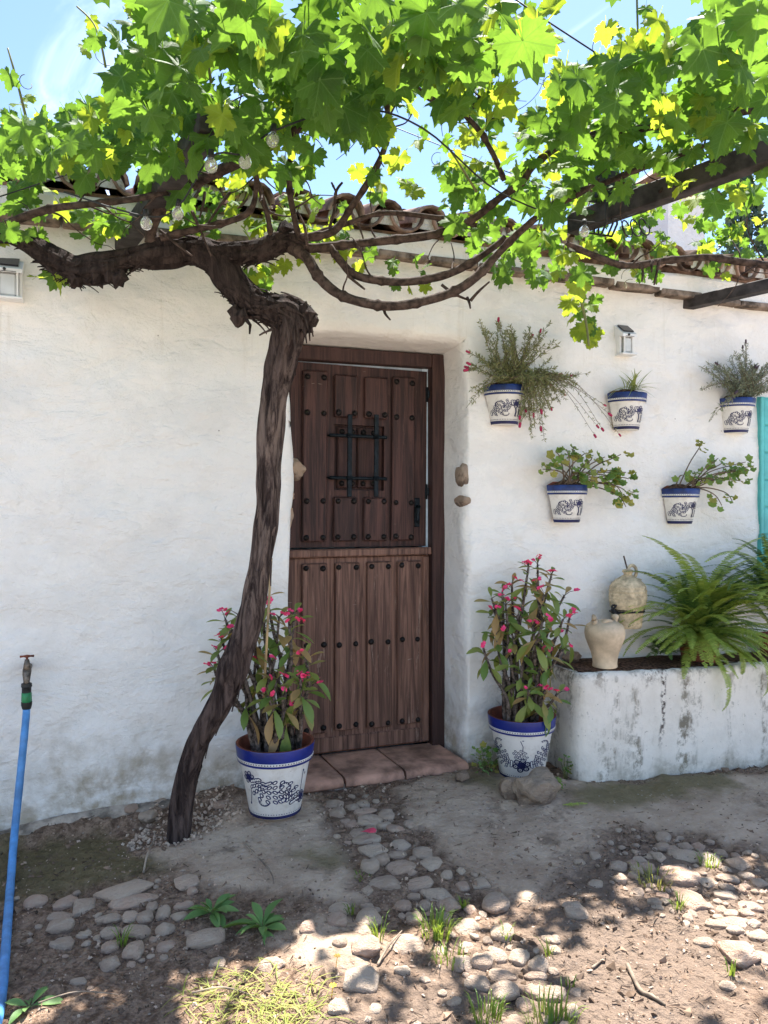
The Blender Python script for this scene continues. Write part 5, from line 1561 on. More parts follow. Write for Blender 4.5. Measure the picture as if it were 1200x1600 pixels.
kb.tube([PD(385,500,2.9), PD(391,508,2.89), PD(390,522,2.89)], [.008,.006,.003], 6); kb.tube([PD(425,515,2.9), PD(412,520,2.88), PD(405,524,2.88)], [.004,.004,.003], 6)
kb.build('bark_strip', M['bark'], vine, smooth=False)['kind'] = 'stuff'
# canes
BR = []
def cane(pxs, mt=None, name='cane', per=7, n=9, knots=True):
    P = [PD(u, v, d) for u, v, w, d in pxs]; W = [max(.0014, w*d/F/2*0.88) for u, v, w, d in pxs]
    pts, rr = smooth_path(P, W, per)
    sd = U(0, 50)
    b = MB(); b.tube(pts, rr, n, disp=lambda i, a, p: 1+0.16*mnoise.noise(p*22+Vector((sd,0,0)))+0.10*mnoise.noise(Vector((math.cos(a)*2,math.sin(a)*2,sd+i*.15)))+(0.28 if knots and i % 9 == 4 else 0))
    b.build(name, mt or M['cane'], vine); BR.append((pts, rr))
cane([(440,380,24,2.94),(480,388,18,2.93),(545,382,15,2.92),(610,375,15,2.92),(680,366,14,2.9),(735,345,14,2.88),(780,310,14,2.8),(815,285,13,2.75),(835,258,12,2.7),(880,225,12,2.65),(940,208,12,2.6),(1010,200,11,2.5),(1100,188,11,2.4),(1210,165,11,2.3)])
cane([(455,388,22,2.93),(478,402,20,2.9),(500,435,18,2.88),(530,460,17,2.86),(572,474,17,2.85),(615,478,17,2.85),(665,470,16,2.85),(710,455,16,2.85),(745,432,16,2.85),(775,400,14,2.85),(815,360,13,2.8),(880,310,12,2.75),(960,280,10,2.7),(1050,240,10,2.6)])
cane([(515,385,13,2.9),(532,408,15,2.9),(552,428,14,2.9),(590,438,14,2.9),(640,440,14,2.9),(700,428,14,2.9),(745,405,13,2.9),(790,372,11,2.9)])
cane([(468,372,16,2.92),(520,362,14,2.88),(548,325,12,2.84),(575,285,12,2.8),(598,240,11,2.75),(606,200,11,2.7),(600,150,9,2.6),(560,90,8,2.4)])
cane([(242,388,22,2.93),(236,362,20,2.9),(252,325,22,2.86),(285,296,22,2.8),(325,276,20,2.75),(362,258,20,2.7),(410,235,18,2.65),(460,205,15,2.6),(512,172,13,2.5),(600,110,10,2.3),(700,60,8,2.1)])
cane([(252,372,14,2.9),(300,360,12,2.88),(350,348,12,2.85),(388,332,11,2.82),(400,300,9,2.8),(400,245,8,2.7),(395,190,7,2.6)])
cane([(-20,365,14,2.8),(40,338,14,2.78),(85,325,13,2.76),(150,318,12,2.74),(215,310,12,2.72),(262,300,10,2.7)])
cane([(470,380,10,2.92),(460,340,10,2.9),(452,290,11,2.86),(455,235,10,2.8),(462,170,9,2.7),(470,90,7,2.5)])
cane([(425,385,8,2.93),(418,335,9,2.9),(402,280,7,2.85),(400,240,6,2.8)])
cane([(470,372,8,2.9),(540,350,9,2.9),(600,333,9,2.9),(680,340,9,2.9),(745,352,8,2.9)])
cane([(620,75,8,2.3),(640,118,9,2.4),(665,150,10,2.5),(715,172,10,2.6),(745,200,10,2.65),(770,240,9,2.7),(788,282,9,2.72)])
cane([(735,175,7,2.6),(742,160,6,2.6),(750,150,5,2.6)]); cane([(760,205,5,2.65),(762,175,4,2.6),(760,160,4,2.6)])
cane([(885,380,8,2.9),(925,398,12,2.95),(978,415,12,3.0),(1040,407,12,3.0),(1105,402,12,3.0),(1150,408,14,3.0),(1210,416,12,3.0)])
cane([(830,345,10,2.8),(875,318,10,2.78),(930,292,9,2.75),(985,270,8,2.7),(1050,248,7,2.65),(1130,215,7,2.5)])
cane([(1030,300,6,2.8),(1055,280,5,2.8),(1100,275,6,2.8),(1150,265,6,2.8)])
cane([(515,355,6,2.9),(522,330,5,2.9),(525,300,5,2.88),(535,285,4,2.88)]); cane([(525,300,4,2.88),(518,285,4,2.88)])
for (a, b_) in (((690,445),(735,470)),((735,470),(765,440)),((545,432),(570,452)),((1000,412),(1003,440)),((1020,408),(1018,425)),((1030,405),(1022,445)),((480,385),(465,330)),((600,478),(610,500)),((730,465),(735,482)),((250,360),(300,400)),((300,330),(330,400)),((320,300),(312,340)),((360,300),(318,360))):
    cane([(a[0],a[1],6,2.88),((a[0]+b_[0])/2+U(-4,4),(a[1]+b_[1])/2+U(-3,3),5,2.87),(b_[0],b_[1],3,2.86)], knots=False, per=4, n=6)
for _ in range(75):
    pts_, rr_ = random.choice(BR[:16]); i = random.randrange(len(pts_)//5, len(pts_)-1)
    q = pts_[i].copy(); dr = (rv()+Vector((0,-.1,.25))).normalized(); P_ = [q.copy()]; R_ = [min(rr_[i]*.6, .0042)]
    for k in range(random.randint(3, 6)):
        dr = (dr+rv()*.55+Vector((0,0,U(-.1,.2)))).normalized(); q = q+dr*U(.03,.065); P_.append(q.copy()); R_.append(R_[-1]*.78)
    if min(p.y for p in P_) > -.12 or max(p.y for p in P_) > -.06: continue
    pp, rr = smooth_path(P_, R_, 4); b = MB(); b.tube(pp, rr, 6); b.build('twig', M['cane'], vine)
# green shoots
for pts_ in ([(235,50,3,2.1),(260,10,3,2.1),(300,40,4,2.1),(320,75,5,2.15),(330,130,6,2.2)],[(12,75,3,2.4),(22,110,4,2.4),(35,160,5,2.45),(48,215,6,2.5)],[(120,10,3,2.2),(145,35,3,2.2),(158,70,4,2.2),(165,105,5,2.25)],[(995,-10,4,2.3),(997,60,4,2.35),(1000,120,5,2.4)],[(965,35,3,2.4),(975,80,4,2.4),(990,110,5,2.45)],[(1085,60,3,2.3),(1070,90,4,2.3),(1060,130,5,2.35)],[(1140,-5,4,2.2),(1145,40,5,2.2),(1160,90,5,2.25)],[(920,540,4,2.95),(915,500,5,2.95),(905,460,6,2.95),(890,420,6,2.95)],[(700,230,3,2.7),(720,260,4,2.7),(745,300,5,2.75)]):
    cane(pts_, M['twig'], 'shoot', 6, 6, False)
# curling tendrils
for _ in range(16):
    u, v, d = random.choice([(470,255,2.8),(430,300,2.85),(600,390,2.9),(690,250,2.7),(1020,130,2.4),(1060,100,2.35),(60,120,2.4),(150,60,2.2),(960,60,2.4),(1010,430,2.95),(880,130,2.4),(520,300,2.85)])
    c = PD(u+U(-25,25), v+U(-20,20), d); b = MB(); r = U(.004,.009); a0 = U(0,6)
    b.tube([c+Vector((r*(1+k*.22)*math.cos(a0+k*.55), 0.006*k, r*(1+k*.22)*math.sin(a0+k*.55))) for k in range(12)], .0013, 4); b.build('tendril', M['twig'], vine)

def vine_leaf_mesh(name, mt, seed, wav):
    rnd_ = random.Random(seed)
    lobes = [(0,1.0,.42),(54,.88,.40),(-54,.88,.40),(106,.74,.42),(-106,.74,.42),(148,.60,.34),(-148,.60,.34)]
    lobes = [(a+rnd_.uniform(-5,5), r*rnd_.uniform(.92,1.08), w) for a, r, w in lobes]
    N = 88; out = []
    for k in range(N+1):
        a = -168+336*k/N; r = 0.50
        for (la, lr, lw) in lobes:
            dlt = abs(a-la)*math.pi/180
            r = max(r, lr*(0.45+0.55*math.cos(min(1.0, dlt/(lw*1.45))*math.pi/2)**0.8) if dlt < lw*1.45 else 0)
        tooth = (k % 4)
        r *= (1.06, 0.99, 0.92, 0.96)[tooth]*rnd_.uniform(.95,1.05)
        out.append((a*math.pi/180, r))
    b = MB(); C = (0, 0.0)
    def zf(x, y):
        rr = math.hypot(x, y); an = math.atan2(x, y)
        return -(0.12+0.22*abs(math.sin(seed*3)))*rr*rr+wav*rr*math.cos(an*3.5+seed)+0.07*abs(x)+0.05*math.sin(6*x+seed)*rr+0.04*math.sin(9*y+seed*2)*rr
    b.v.append((0,0,0))
    for fr_ in (0.5, 1.0):
        for (a, r) in out:
            q = r if fr_ == 1.0 else 0.5*(0.5*r+0.5*0.62)
            x, y = q*math.sin(a), q*math.cos(a); b.v.append((x*0.5, y*0.5, zf(x, y)*0.5))
    n = len(out)
    for k in range(n-1):
        b.f.append((0, 1+k, 2+k)); b.f.append((1+k, 1+n+k, 2+n+k, 2+k))
    o = len(b.v); b.v += [(-.012,0,0),(.012,0,0),(.010,-.30,.16),(-.010,-.30,.16)]; b.f.append((o,o+1,o+2,o+3))
    b.m = [0]*len(b.f); b.uv = [(x*2, y*2) for x, y, z in b.v]
    return b, mt
LEAFV = [vine_leaf_mesh('leaf', M['vineleaf'], i*1.7+1, (0.06,0.16,-0.14,0.22,0.10,-0.06,0.26,-0.2,0.14,0.3)[i]) for i in range(10)]
def set_uv(me, uvs):
    li = np.zeros(len(me.loops), np.int32); me.loops.foreach_get('vertex_index', li)
    lay = me.uv_layers.new(name='UVMap'); lay.data.foreach_set('uv', np.asarray(uvs, np.float32)[li].ravel())
LEAF_ME = [b.mesh('leaf', M['vineleaf']) for b, _ in LEAFV]
LEAF_ME2 = [b.mesh('leaf', M['vineleaf2']) for b, _ in LEAFV]
for q_ in (LEAF_ME, LEAF_ME2):
    for me, (b, _) in zip(q_, LEAFV): set_uv(me, b.uv)
clusters = [  # u, v, ru, rv, count, z-range (None: near the wall), size, young share
 (330,100,150,110,106,(2.40,2.95),.135,.10),(520,55,190,90,128,(2.45,3.0),.145,.15),(700,45,150,60,80,(2.45,3.0),.14,.30),(235,50,50,55,20,(2.5,3.0),.11,.3),
 (165,215,150,60,90,(2.40,2.8),.125,.10),(50,265,75,70,42,(2.4,2.75),.12,.15),(325,200,120,60,55,(2.4,2.8),.13,.10),(480,150,110,65,55,(2.45,2.9),.13,.25),
 (645,120,115,60,55,(2.45,2.9),.13,.35),(745,130,50,75,26,(2.5,2.9),.12,.6),(30,378,50,32,8,(2.3,2.5),.12,.15),(75,425,26,15,5,(2.35,2.45),.12,.9),(140,345,70,28,18,(2.4,2.6),.11,.2),
 (340,325,85,45,44,None,.10,.6),(480,345,80,38,36,None,.10,.75),(610,275,55,40,16,(2.55,2.8),.10,.6),(560,185,40,50,14,(2.5,2.8),.12,.5),(650,425,60,26,11,(2.40,2.5),.085,.2),(400,432,20,22,6,(2.35,2.4),.11,.5),
 (440,405,60,15,6,None,.09,.8),(555,395,60,20,8,None,.085,.8),
 (790,335,85,70,52,(2.40,2.7),.115,.15),(895,250,115,80,95,(2.45,2.8),.12,.15),(1060,130,115,75,92,(2.5,3.0),.13,.15),(1155,110,70,110,80,(2.45,3.0),.135,.15),(940,130,70,55,36,(2.5,2.9),.12,.3),
 (1005,200,130,60,70,(2.45,2.85),.12,.15),(825,400,65,38,34,(2.38,2.55),.115,.12),(912,475,20,48,22,(2.2,2.35),.105,.25),(915,525,18,14,6,(2.15,2.25),.11,1.0),(1000,375,130,55,70,None,.10,.55),(1140,370,70,60,44,None,.10,.4),
 (1125,270,85,55,46,(2.5,2.8),.115,.3),(745,290,50,40,16,(2.5,2.8),.11,.25),(985,45,45,38,11,(2.6,3.0),.10,.8),(140,45,14,40,6,(2.6,2.9),.06,.9),(22,150,22,50,7,(2.5,2.8),.08,.4),(740,235,50,30,8,(2.55,2.8),.09,.9),
 (300,60,20,50,8,(2.6,2.9),.075,.9),(1070,75,30,30,5,(2.7,3.0),.07,.9),(690,230,45,60,9,(2.6,2.9),.09,.7),(960,300,80,40,30,None,.10,.6),(430,240,60,40,18,(2.5,2.7),.11,.6),(250,300,50,25,10,(2.45,2.6),.10,.3),
 (860,15,14,10,3,(2.7,3.0),.10,.7),
 (400,-130,420,110,60,(2.45,3.0),.14,.15),(1100,-110,260,100,25,(2.5,3.0),.14,.15),(-120,200,110,160,30,(2.45,2.9),.13,.15)]
items = []
for (u, v, ru, rv_, n, zr, size, yng) in clusters:
    for _ in range(int(n*0.88)):
        a = U(0, 6.283); r = math.sqrt(U(0,1))*1.04
        uu, vv = u+ru*r*math.cos(a), v+rv_*r*math.sin(a)
        if zr: d = (U(*zr)-CAM.z)*F/(HV-vv)
        else: d = (U(-.32,-.14)-CAM.y)/fr(uu)[1]
        d = max(1.55, d)
        p = PD(uu, vv, d)
        if p.y > -0.15: p = PY(uu, vv, U(-.4,-.15))
        s = size*U(.62,1.22)
        out = Vector((U(-1,1), U(-1,1), U(-1.1,0.25))).normalized()
        nrm = (Vector((0,0,1))*U(.35,1.0)+rv()*0.75+Vector((0,-0.45,0))).normalized()
        if random.random() < .4: nrm = (Vector((CAM.x-p.x, CAM.y-p.y, 0)).normalized()*U(.6,1)+Vector((0,0,U(.0,.9)))+rv()*.5); out = Vector((U(-.8,.8), U(-.4,.4), -1))
        items.append((s/(p-CAM).length*(1 if 0 < uu < 1200 and -10 < vv < 560 else 0), frame(p, out, nrm, s*1.08), random.randrange(10), random.random() < yng*0.85))
items.sort(key=lambda t: -t[0])
rest, rest2 = MB(), MB(); ruv, ruv2 = [], []
for i, (k, m4, j, y) in enumerate(items):
    if i < 300:
        link('leaf', (LEAF_ME2 if y else LEAF_ME)[j], vine, mat=m4)
    else:
        tgt = rest2 if y else rest; b = LEAFV[j][0]
        tgt.add([m4 @ Vector(q) for q in b.v], b.f); (ruv2 if y else ruv).extend(b.uv)
rest.m = [0]*len(rest.f); o_ = len(rest.f); rest.add(rest2.v, rest2.f, 1)
fo_ = rest.build('foliage', [M['vineleaf'], M['vineleaf2']], vine); fo_['kind'] = 'stuff'; set_uv(fo_.data, ruv+ruv2)
# young grape flower clusters
for (u, v, d) in ((318,62,2.0),(340,40,2.0)):
    b = MB(); c = PD(u, v, d)
    for k in range(60):
        t = U(0,1); pebble(b, c+Vector((U(-1,1)*.022*(1-t), U(-1,1)*.022*(1-t), -t*.08)), .0028)
    b.tube([c+Vector((0,0,.03)), c+Vector((0,0,-.08))], .0015, 4); b.build('flower_cluster', M['twig'], vine)
# distant conifer beyond the roof
ct = thing('conifer_tree', 'dark conifer top showing behind the roof at the right edge', 'tree', PD(1165, 700, 16))
b = MB(); q = PD(1165, 330, 16); b.tube([Vector((q.x,q.y,-0.1)), q+Vector((0,0,1.0))], [.16,.03], 8); b.build('trunk', M['bark'], ct)
b = MB()
for _ in range(2600):
    h = U(0, 1)**0.8; r = (1-h)*1.3*math.sqrt(U(0.1,1)); a = U(0,6.28); c = Vector((q.x+r*math.cos(a), q.y+r*math.sin(a), q.z-2.6+h*3.6-r*.15)); w = rv()*.09; d_ = rv()*.05
    b.add([c-w, c+d_, c+w, c-d_], [(0,1,2,3)])
b.build('crown', M['conifer'], ct, smooth=False)

# ---------------------------------------------------------------- cobbles, gravel, weeds, litter
A_ = [(125,110,85,35),(145,152,80,60),(262,108,60,55),(210,130,70,35),(265,155,120,35),(372,168,70,65),(180,195,60,25),(205,205,80,45),(295,192,110,45),(235,245,85,45),(297,230,55,35),(360,212,60,35),(410,235,95,42),(485,215,50,35),(280,282,125,40),(432,303,100,55),(310,335,135,60),(350,375,65,55),(295,402,80,70),(420,352,100,40),(540,340,85,50),(590,392,115,65),(432,408,155,65,.3),(487,432,50,25),(365,475,160,65),(530,468,160,75,.3),(610,517,155,80),(650,445,60,50),(722,427,45,30),(725,485,70,55),(815,475,90,50),(885,560,155,85,.6),(283,520,55,45),(450,575,85,65),(550,573,60,45),(660,570,110,70),(765,578,60,65),(500,540,55,30),(150,605,115,70),(283,637,135,95),(140,680,85,60),(255,720,85,60),(150,800,80,85),(275,812,125,75),(455,760,190,100),(500,632,70,50),(635,625,70,60),(750,655,110,85,-.4),(915,695,100,75),(845,725,50,60),(630,770,60,75),(720,845,100,80,-.5),(820,825,95,95,-.5),(890,800,95,90,-.4),(995,795,80,95,-.5),(1085,835,85,70,-.4),(1065,885,115,50,-.4),(905,885,140,60,.2),(800,935,130,75,-.4),(925,965,155,100,.6),(1015,1020,85,125),(1065,955,80,65,-.5),(1150,965,110,80,-.5),(445,890,70,35),(255,945,150,110),(150,1080,110,80),(320,1075,65,60),(950,1110,120,80),(750,750,80,50),(1130,725,70,40),(1160,780,60,60)]
B_ = [(300,380,95,45),(195,540,110,80),(430,365,60,45),(735,335,190,110),(800,470,130,150,.4),(880,385,120,50),(985,375,140,50),(1085,360,90,45),(1045,295,115,70,-.3),(890,265,110,80),(760,245,140,60),(655,145,90,50),(650,185,70,40),(705,200,60,40),(770,195,80,50),(835,200,70,45),(630,260,70,60),(575,250,50,30),(530,265,80,40),(570,305,80,45,-.6),(495,285,50,50),(515,325,60,40),(420,300,80,50,-.6),(520,440,60,50,-.6),(610,495,70,35,-.4),(990,425,90,40,-.5),(890,505,40,70),(1075,420,60,30),(1065,445,50,30),(1150,395,90,45),(955,520,60,45),(980,465,110,40,-.4),(1010,550,80,40,-.4),(940,575,60,30),(1050,750,200,160,-.5),(1170,780,90,90),(990,925,90,60,-.6),(1120,615,90,40),(1030,640,90,45),(1030,250,50,30),(955,235,70,50),(980,325,60,30),(1030,600,70,35,-.4),(1090,560,70,35),(1130,445,40,25),(625,515,60,25,-.4),(90,680,60,50),(20,790,70,90),(90,940,110,90,-.5),(10,940,60,70)]
C__ = [(138,285,165,95),(330,285,140,80,.6),(445,310,150,165),(700,230,350,130,.45),(745,290,340,110,.35),(300,378,145,60,.2),(303,437,145,75),(310,530,135,70),(445,467,85,45),(597,398,165,65,.3),(733,385,120,70,.5),(817,388,115,80),(943,345,80,105),(1068,318,110,40),(1045,370,115,60),(950,450,115,85,-.4),(620,465,150,80,.3),(770,465,190,100),(610,553,100,70,.3),(757,577,130,130),(957,540,140,75,.2),(605,650,140,90),(407,767,105,45),(487,797,50,30),(1090,180,150,90,-.4),(1120,230,70,45),(530,370,50,40),(880,505,60,35),(20,280,40,60),(1180,510,90,90),(100,510,50,35),(870,335,60,50)]
ST_ = [(480+x/3, 1220+y/3, w/3, h/3, a) for x, y, w, h, a in [(*s, 0)[:5] for s in A_]]
ST_ += [(840+x/3.333, 1260+y/3.333, w/3.333, h/3.333, a) for x, y, w, h, a in [(*s, 0)[:5] for s in B_]]
ST_ += [(20+x/4, 1340+y/4, w/4, h/4, a) for x, y, w, h, a in [(*s, 0)[:5] for s in C__]]
ST_ += [(322,1468,54,26,.1),(340,1506,22,14,0),(422,1508,42,22,0),(482,1462,28,20,0),(530,1419,36,20,0),(232,1285,24,16,0),(250,1270,26,18,0),(205,1280,30,20,.4),(345,1262,30,14,0),(1150,1440,40,20,-.3),(1170,1415,40,18,-.4),(1120,1440,30,14,-.4),(1185,1460,30,20,0),(1100,1470,34,16,-.4),(640,1290,22,12,0),(905,1342,20,10,0)]
taken = []
for (u, v, w, h, a) in ST_:
    p = PG(u, v+h*0.10); d = (p-CAM).dot(Vector((S_, C_, 0)))
    W = w*d/F; e = d/1.38
    hz = min(W, h*d/F*1.2)*0.36
    Dp = max(W*0.5, min(W*1.25, (h*d/F-hz*0.35)*e))
    hz = min(hz+0.012, 0.62*min(W, Dp))
    pz = GZ(p)
    loc = (p.x, p.y, pz-hz*0.02)
    o = blob('cobblestone', 'c', random.randrange(14), loc, (W*1.06, Dp*1.06, hz*1.3), GROUND, rot=(U(-.14,.14), U(-.14,.14), -YAW+a*0.9+U(-.15,.15)))
    taken.append((p.x, p.y, max(W, Dp)/2))
def free(x, y, r): return all((x-a)**2+(y-b)**2 > (r+c*0.85)**2 for a, b, c in taken)
fills = [([(505,1248),(575,1242),(640,1318),(735,1365),(800,1405),(765,1440),(900,1500),(900,1600),(720,1600),(640,1510),(560,1445),(565,1385),(520,1300)], 38, (.010,.022)),
         ([(905,1338),(960,1292),(1060,1300),(1200,1335),(1200,1470),(1060,1445),(980,1420)], 45, (.010,.022)),
         ([(40,1400),(280,1380),(310,1440),(300,1500),(150,1520),(60,1480)], 14, (.010,.02))]
for (poly, n, (r0, r1)) in fills:
    pw = poly_w(poly); k = 0; tries = 0
    while k < n and tries < 4000:
        tries += 1
        x, y = U(pw[:,0].min(), pw[:,0].max()), U(pw[:,1].min(), pw[:,1].max()); r = U(r0, r1)
        if sdist(np.array([x]), np.array([y]), pw)[0] < 0 or not free(x, y, r): continue
        taken.append((x, y, r)); k += 1
        blob('cobblestone', 'c', random.randrange(14), (x, y, GZ((x, y))+r*.1), (r*U(1.7,2.4), r*U(1.5,2.0), r*U(.9,1.3)), GROUND, rot=(U(-.2,.2), U(-.2,.2), U(0,6)))
# gravel and litter over the earth
gr, lit, clod = MB(), MB(), MB()
N = 16000
gx = RNG.uniform(-0.75, 3.3, N); gy = RNG.uniform(-2.1, -0.02, N)
gc, gm_, grd = masks(gx, gy); gzv = gz(gx, gy)
rub = poly_w([(195,1330),(250,1255),(345,1245),(385,1275),(345,1300),(300,1320)])
inr = sdist(gx, gy, rub) > 0
for x, y, z, c, mo, rr_, q in zip(gx, gy, gzv, gc, gm_, grd, inr):
    if not q and random.random() < c*0.80+mo*0.4: continue
    w = U(.0018,.0055) if random.random() < .86 else U(.006,.012)
    rr2 = random.random()
    if rr2 < .45: pebble(clod, Vector((x, y, z)), w*U(.9,2.2))
    elif rr2 < .72: pebble(gr, Vector((x, y, z+w*.3)), w)
    else:
        L = U(.008,.035); a = U(0,6.28); dx, dy = math.cos(a)*L/2, math.sin(a)*L/2; t_ = U(.0008,.0022)
        lit.add([(x-dx-dy*.1,y-dy+dx*.1,z+.003),(x+dx-dy*.1,y+dy+dx*.1,z+.003+U(0,.012)),(x+dx+dy*t_/L*2,y+dy-dx*t_/L*2,z+.006),(x-dx+dy*t_/L*2,y-dy-dx*t_/L*2,z+.004)], [(0,1,2,3)])
for _ in range(650):
    p = PG(U(200,385), U(1250,1330)); 
    if sdist(np.array([p.x]), np.array([p.y]), rub)[0] > 0: pebble(gr, Vector((p.x, p.y, GZ(p)+.004)), U(.004,.013))
tag(gr.build('gravel', M['cobble'], smooth=False), 'small loose grit and pebbles scattered over the earth', 'gravel', kind='stuff')
tag(clod.build('soil_clods', M['clod'], smooth=False), 'crumbs of dry soil scattered over the earth', 'soil', kind='stuff')
tag(lit.build('plant_litter', M['litter'], smooth=False), 'dry plant litter scattered over the earth', 'litter', kind='stuff')
# grass tufts
def tuft(u, v, n, h, spread, mt, label, lean=0.5):
    p = PG(u, v); p.z = GZ(p); b = MB()
    for _ in range(n):
        a = U(0,6.28); r = spread*math.sqrt(U(0,1)); x, y = p.x+r*math.cos(a), p.y+r*math.sin(a); q = Vector((x, y, GZ((x, y))-.004))
        H = h*U(.5,1.15); dr = Vector((math.cos(a+U(-.8,.8)), math.sin(a+U(-.8,.8)), 0))*H*lean*U(.4,1.5); w = Vector((dr.y,-dr.x,0)).normalized()*U(.0012,.0026)
        pts = [q, q+dr*.25+Vector((0,0,H*.5)), q+dr*.65+Vector((0,0,H*.85)), q+dr*1.1+Vector((0,0,H*.92))]
        b.add([pts[0]-w, pts[0]+w, pts[1]+w, pts[1]-w, pts[2]+w*.7, pts[2]-w*.7, pts[3]], [(0,1,2,3),(3,2,4,5),(5,4,6)])
    o = link('grass_tuft', b.mesh('grass_tuft', mt, False), None)
    return tag(o, label, 'grass tuft', 'grass tufts among the cobbles')
tuft(682,1455,90,.075,.055,M['grass'],'thick green grass tuft in the middle of the cobble path')
tuft(700,1498,36,.05,.05,M['grass'],'thin pale grass just below the thick tuft of the cobble path')
tuft(592,1470,22,.075,.02,M['grass'],'narrow upright grass tuft by the large flat cobble')
tuft(548,1428,14,.05,.012,M['grass'],'tiny grass blades beside the round brown cobble')
tuft(762,1592,55,.065,.04,M['grass'],'grass tuft at the bottom edge below the cobble path')
tuft(860,1598,80,.075,.07,M['grass'],'wide dark grass tuft at the bottom edge right of centre')
tuft(792,1462,12,.05,.015,M['grass'],'few grass blades beside the pale oval cobble at the path edge')
tuft(858,1488,12,.06,.012,M['grass'],'single upright sprig of grass right of the cobble path')
tuft(890,1533,14,.035,.014,M['grass'],'little grass sprout in the sunlit bare earth')
tuft(1020,1372,60,.05,.07,M['straw'],'yellowish grass left of the large square cobble')
tuft(1060,1418,24,.05,.02,M['grass'],'bright grass sprout below the large square cobble')
tuft(1108,1350,40,.05,.035,M['grass'],'dark grass tuft right of the large square cobble')
tuft(1143,1520,14,.045,.015,M['grass'],'small sprout under the big pale boulder stone at right')
tuft(190,1478,18,.06,.012,M['grass'],'thin grass tuft among the left cobbles')
tuft(725,1412,26,.045,.012,M['grass'],'small green tuft between the upper cobbles of the path')
tuft(566,1372,20,.02,.03,M['grass'],'low moss-green sprout at the left edge of the cobble path')
b = MB(); pw = poly_w([(268,1555),(330,1528),(430,1515),(500,1540),(515,1600),(470,1650),(330,1650)])
for _ in range(420):
    while True:
        x, y = U(pw[:,0].min(), pw[:,0].max()), U(pw[:,1].min(), pw[:,1].max())
        s_ = sdist(np.array([x]), np.array([y]), pw)[0]
        if s_ > 0 and random.random() < .25+s_*12: break
    q = Vector((x, y, GZ((x, y)))); a = U(0,6.28); L = U(.03,.10); up = U(.05,.4); dr = Vector((math.cos(a), math.sin(a), 0)); w = Vector((-dr.y, dr.x, 0))*U(.0009,.0020); bend = Vector((-dr.y, dr.x, 0))*U(-.3,.3)*L
    pts = [q, q+dr*L*.35+Vector((0,0,L*up*.5)), q+dr*L*.7+bend*.5+Vector((0,0,L*up*.6)), q+dr*L+bend+Vector((0,0,L*up*.35))]
    b.add([pts[0]-w, pts[0]+w, pts[1]+w, pts[1]-w, pts[2]+w*.8, pts[2]-w*.8, pts[3]], [(0,1,2,3),(3,2,4,5),(5,4,6)])
tag(b.build('yellowing_grass', M['straw'], smooth=False), 'patch of matted yellowing grass at the bottom edge', 'grass', kind='stuff')
# rosette weeds
ROS = [blade_mesh('leaf', M['weed'], .34, .25, c, 8, .6, .1) for c in (.15,.35,.5)]
def rosette(u, v, n, L, label, up=.55):
    p = PG(u, v); p.z = GZ(p)
    t = thing('rosette_weed', label, 'weed', p, 'leafy weeds in the earth')
    for k in range(n):
        a = k*2.4+U(-.5,.5); f = k/n; el = up*(1.6-1.3*f)+U(-.3,.3)
        dr = Vector((math.cos(a)*math.cos(el), math.sin(a)*math.cos(el), math.sin(el)))
        link('leaf', random.choice(ROS), t, mat=frame(p+Vector((0,0,.006)), dr, Vector((-math.cos(a)*.6,-math.sin(a)*.6,1))+rv()*.45, L*U(.6,1.15)*(.55+.5*f)))
rosette(332,1432,18,.125,'spreading green weed with pointed leaves, nearer the vine trunk')
rosette(410,1462,20,.125,'fuller green weed rosette right of the spreading one')
rosette(46,1575,8,.105,'pale green seedling at the bottom left corner by the hose',.35)
# weeds by the corner pot and clover on the planter face
def herb(u, v, n, r, h, label, mt=None):
    p = PG(u, v); p.z = GZ(p); t = thing('leafy_weed', label, 'weed', p, 'small weeds at the wall foot')
    for _ in range(n):
        a = U(0,6.28); q = p+Vector((r*U(-1,1), r*.5*U(-1,1), U(.01,h)))
        link('leaf', random.choice(GER if random.random() < .7 else ROS), t, mat=frame(q, Vector((math.cos(a), math.sin(a)-.3, U(-.3,.5))), Vector((0,-.5,1))+rv()*.4, U(.02,.038)))
    b = MB()
    for _ in range(10): b.tube([p+Vector((U(-r,r)*.5,0,0)), p+Vector((U(-r,r), U(-.02,.02), U(.3,1)*h))], .0014, 4)
    b.build('stem', M['twig'], t)['kind'] = 'stuff'
herb(762,1212,60,.07,.13,'dark leafy weeds growing between the doorstep and the corner pot')
herb(884,1218,10,.025,.12,'few clover-like leaves against the planter corner')
herb(870,1238,9,.03,.05,'small low sprig beside the rough rock at the corner pot')
# sprig of fern lying on the concrete
q = PG(880,1262); q.z = GZ(q)+.006; fm = frond_mesh('fern_sprig', .11, .3, M['fern'], .03, 16)
o = link('fern_sprig', fm, None, mat=frame(q, Vector((1,-.35,-.02)), Vector((0,0,1)), 1)); tag(o, 'small fern sprig lying on the concrete in front of the planter', 'fern sprig')
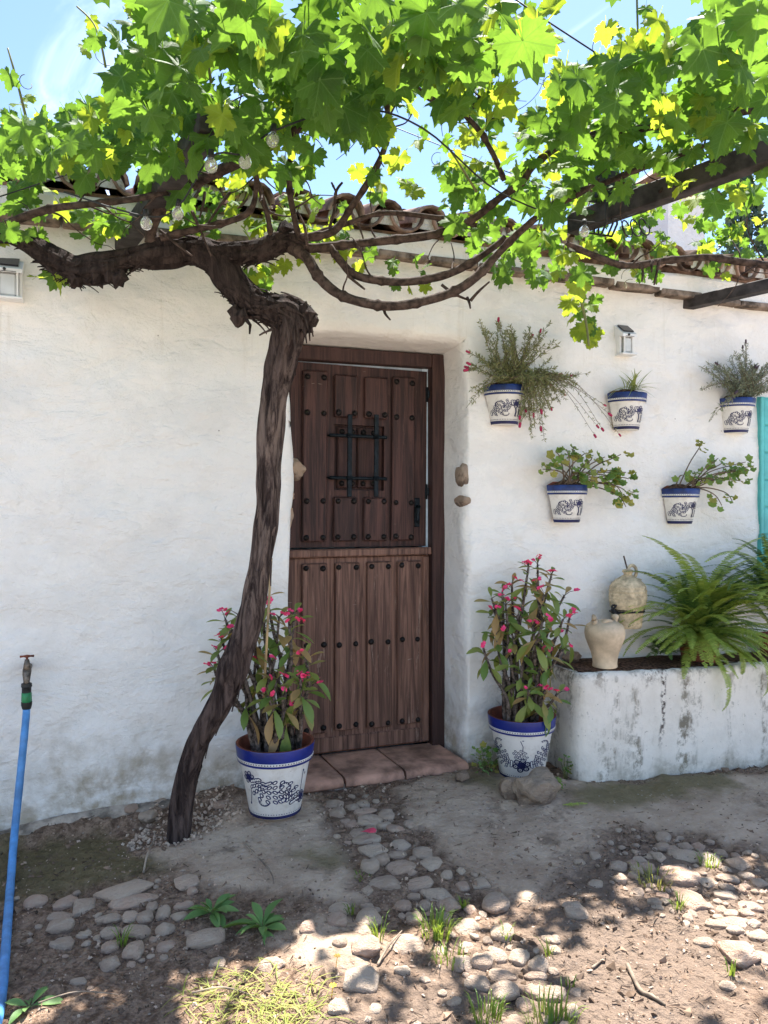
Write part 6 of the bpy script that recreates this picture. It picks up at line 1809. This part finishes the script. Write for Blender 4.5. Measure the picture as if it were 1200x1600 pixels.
# sticks, petals, small flowers
def stick(pts, r, label):
    P = []
    for (u, v, up) in pts:
        g = PG(u, v); g.z = GZ(g)+up; P.append(g)
    pp, rr = smooth_path(P, [r]*(len(P)-1)+[r*.5], 5); b = MB(); b.tube(pp, rr, 6, disp=lambda i, a, p: 1+.3*mnoise.noise(p*80)); tag(b.build('stick', M['drystick']), label, 'stick', 'dry sticks on the ground')
stick([(590,1512,.006),(605,1492,.02),(628,1466,.03)], .0038, 'pale bare stick leaning by the large flat cobble')
stick([(980,1510,.01),(1000,1545,.008),(1018,1558,.006),(1040,1570,.006)], .006, 'grey crooked stick on the sunlit earth')
stick([(224,1372,.01),(232,1345,.02),(248,1318,.05)], .004, 'thin stick between the left cobbles and the vine trunk')
stick([(925,1510,.006),(945,1495,.006)], .004, 'short twig on the sunlit earth')
stick([(60,1580,.02),(120,1562,.02),(185,1558,.01)], .0022, 'thin runner stem across the earth at the bottom left')
stick([(300,1560,.01),(350,1552,.012),(400,1565,.01)], .003, 'thin dark twig above the yellowing grass')
stick([(380,1322,.006),(420,1368,.012),(428,1388,.006)], .003, 'little curved stick on the concrete under the pot')
g = PG(575,1320); b = MB(); n = 9
b.v = [(g.x, g.y, GZ(g)+.050)]
for k in range(n): a = 6.283*k/n; b.v.append((g.x+.036*math.cos(a), g.y+.017*math.sin(a), GZ(g)+.044+.006*math.sin(a*2)))
b.f = [(0,1+k,1+(k+1) % n) for k in range(n)]; b.m = [0]*n
tag(b.build('fallen_petal', M['petal']), 'pink petal lying on a cobble of the path', 'petal')
for (u, v) in ((525,1523),(518,1566)):
    g = PG(u, v); b = MB(); z = GZ(g)
    b.tube([(g.x,g.y,z),(g.x+.004,g.y,z+.03)], .0012, 4); 
    for k in range(7): a = 6.283*k/7; b.add([(g.x+.004,g.y,z+.03),(g.x+.004+.009*math.cos(a-.35),g.y+.009*math.sin(a-.35),z+.034),(g.x+.004+.012*math.cos(a),g.y+.012*math.sin(a),z+.034),(g.x+.004+.009*math.cos(a+.35),g.y+.009*math.sin(a+.35),z+.034)], [(0,1,2,3)])
    tag(b.build('yellow_flower', M['yellow'], smooth=False), 'tiny yellow flower at the right side of the yellowing grass' if v < 1540 else 'tiny yellow flower nearest the bottom edge', 'flower', 'tiny yellow flowers by the grass')
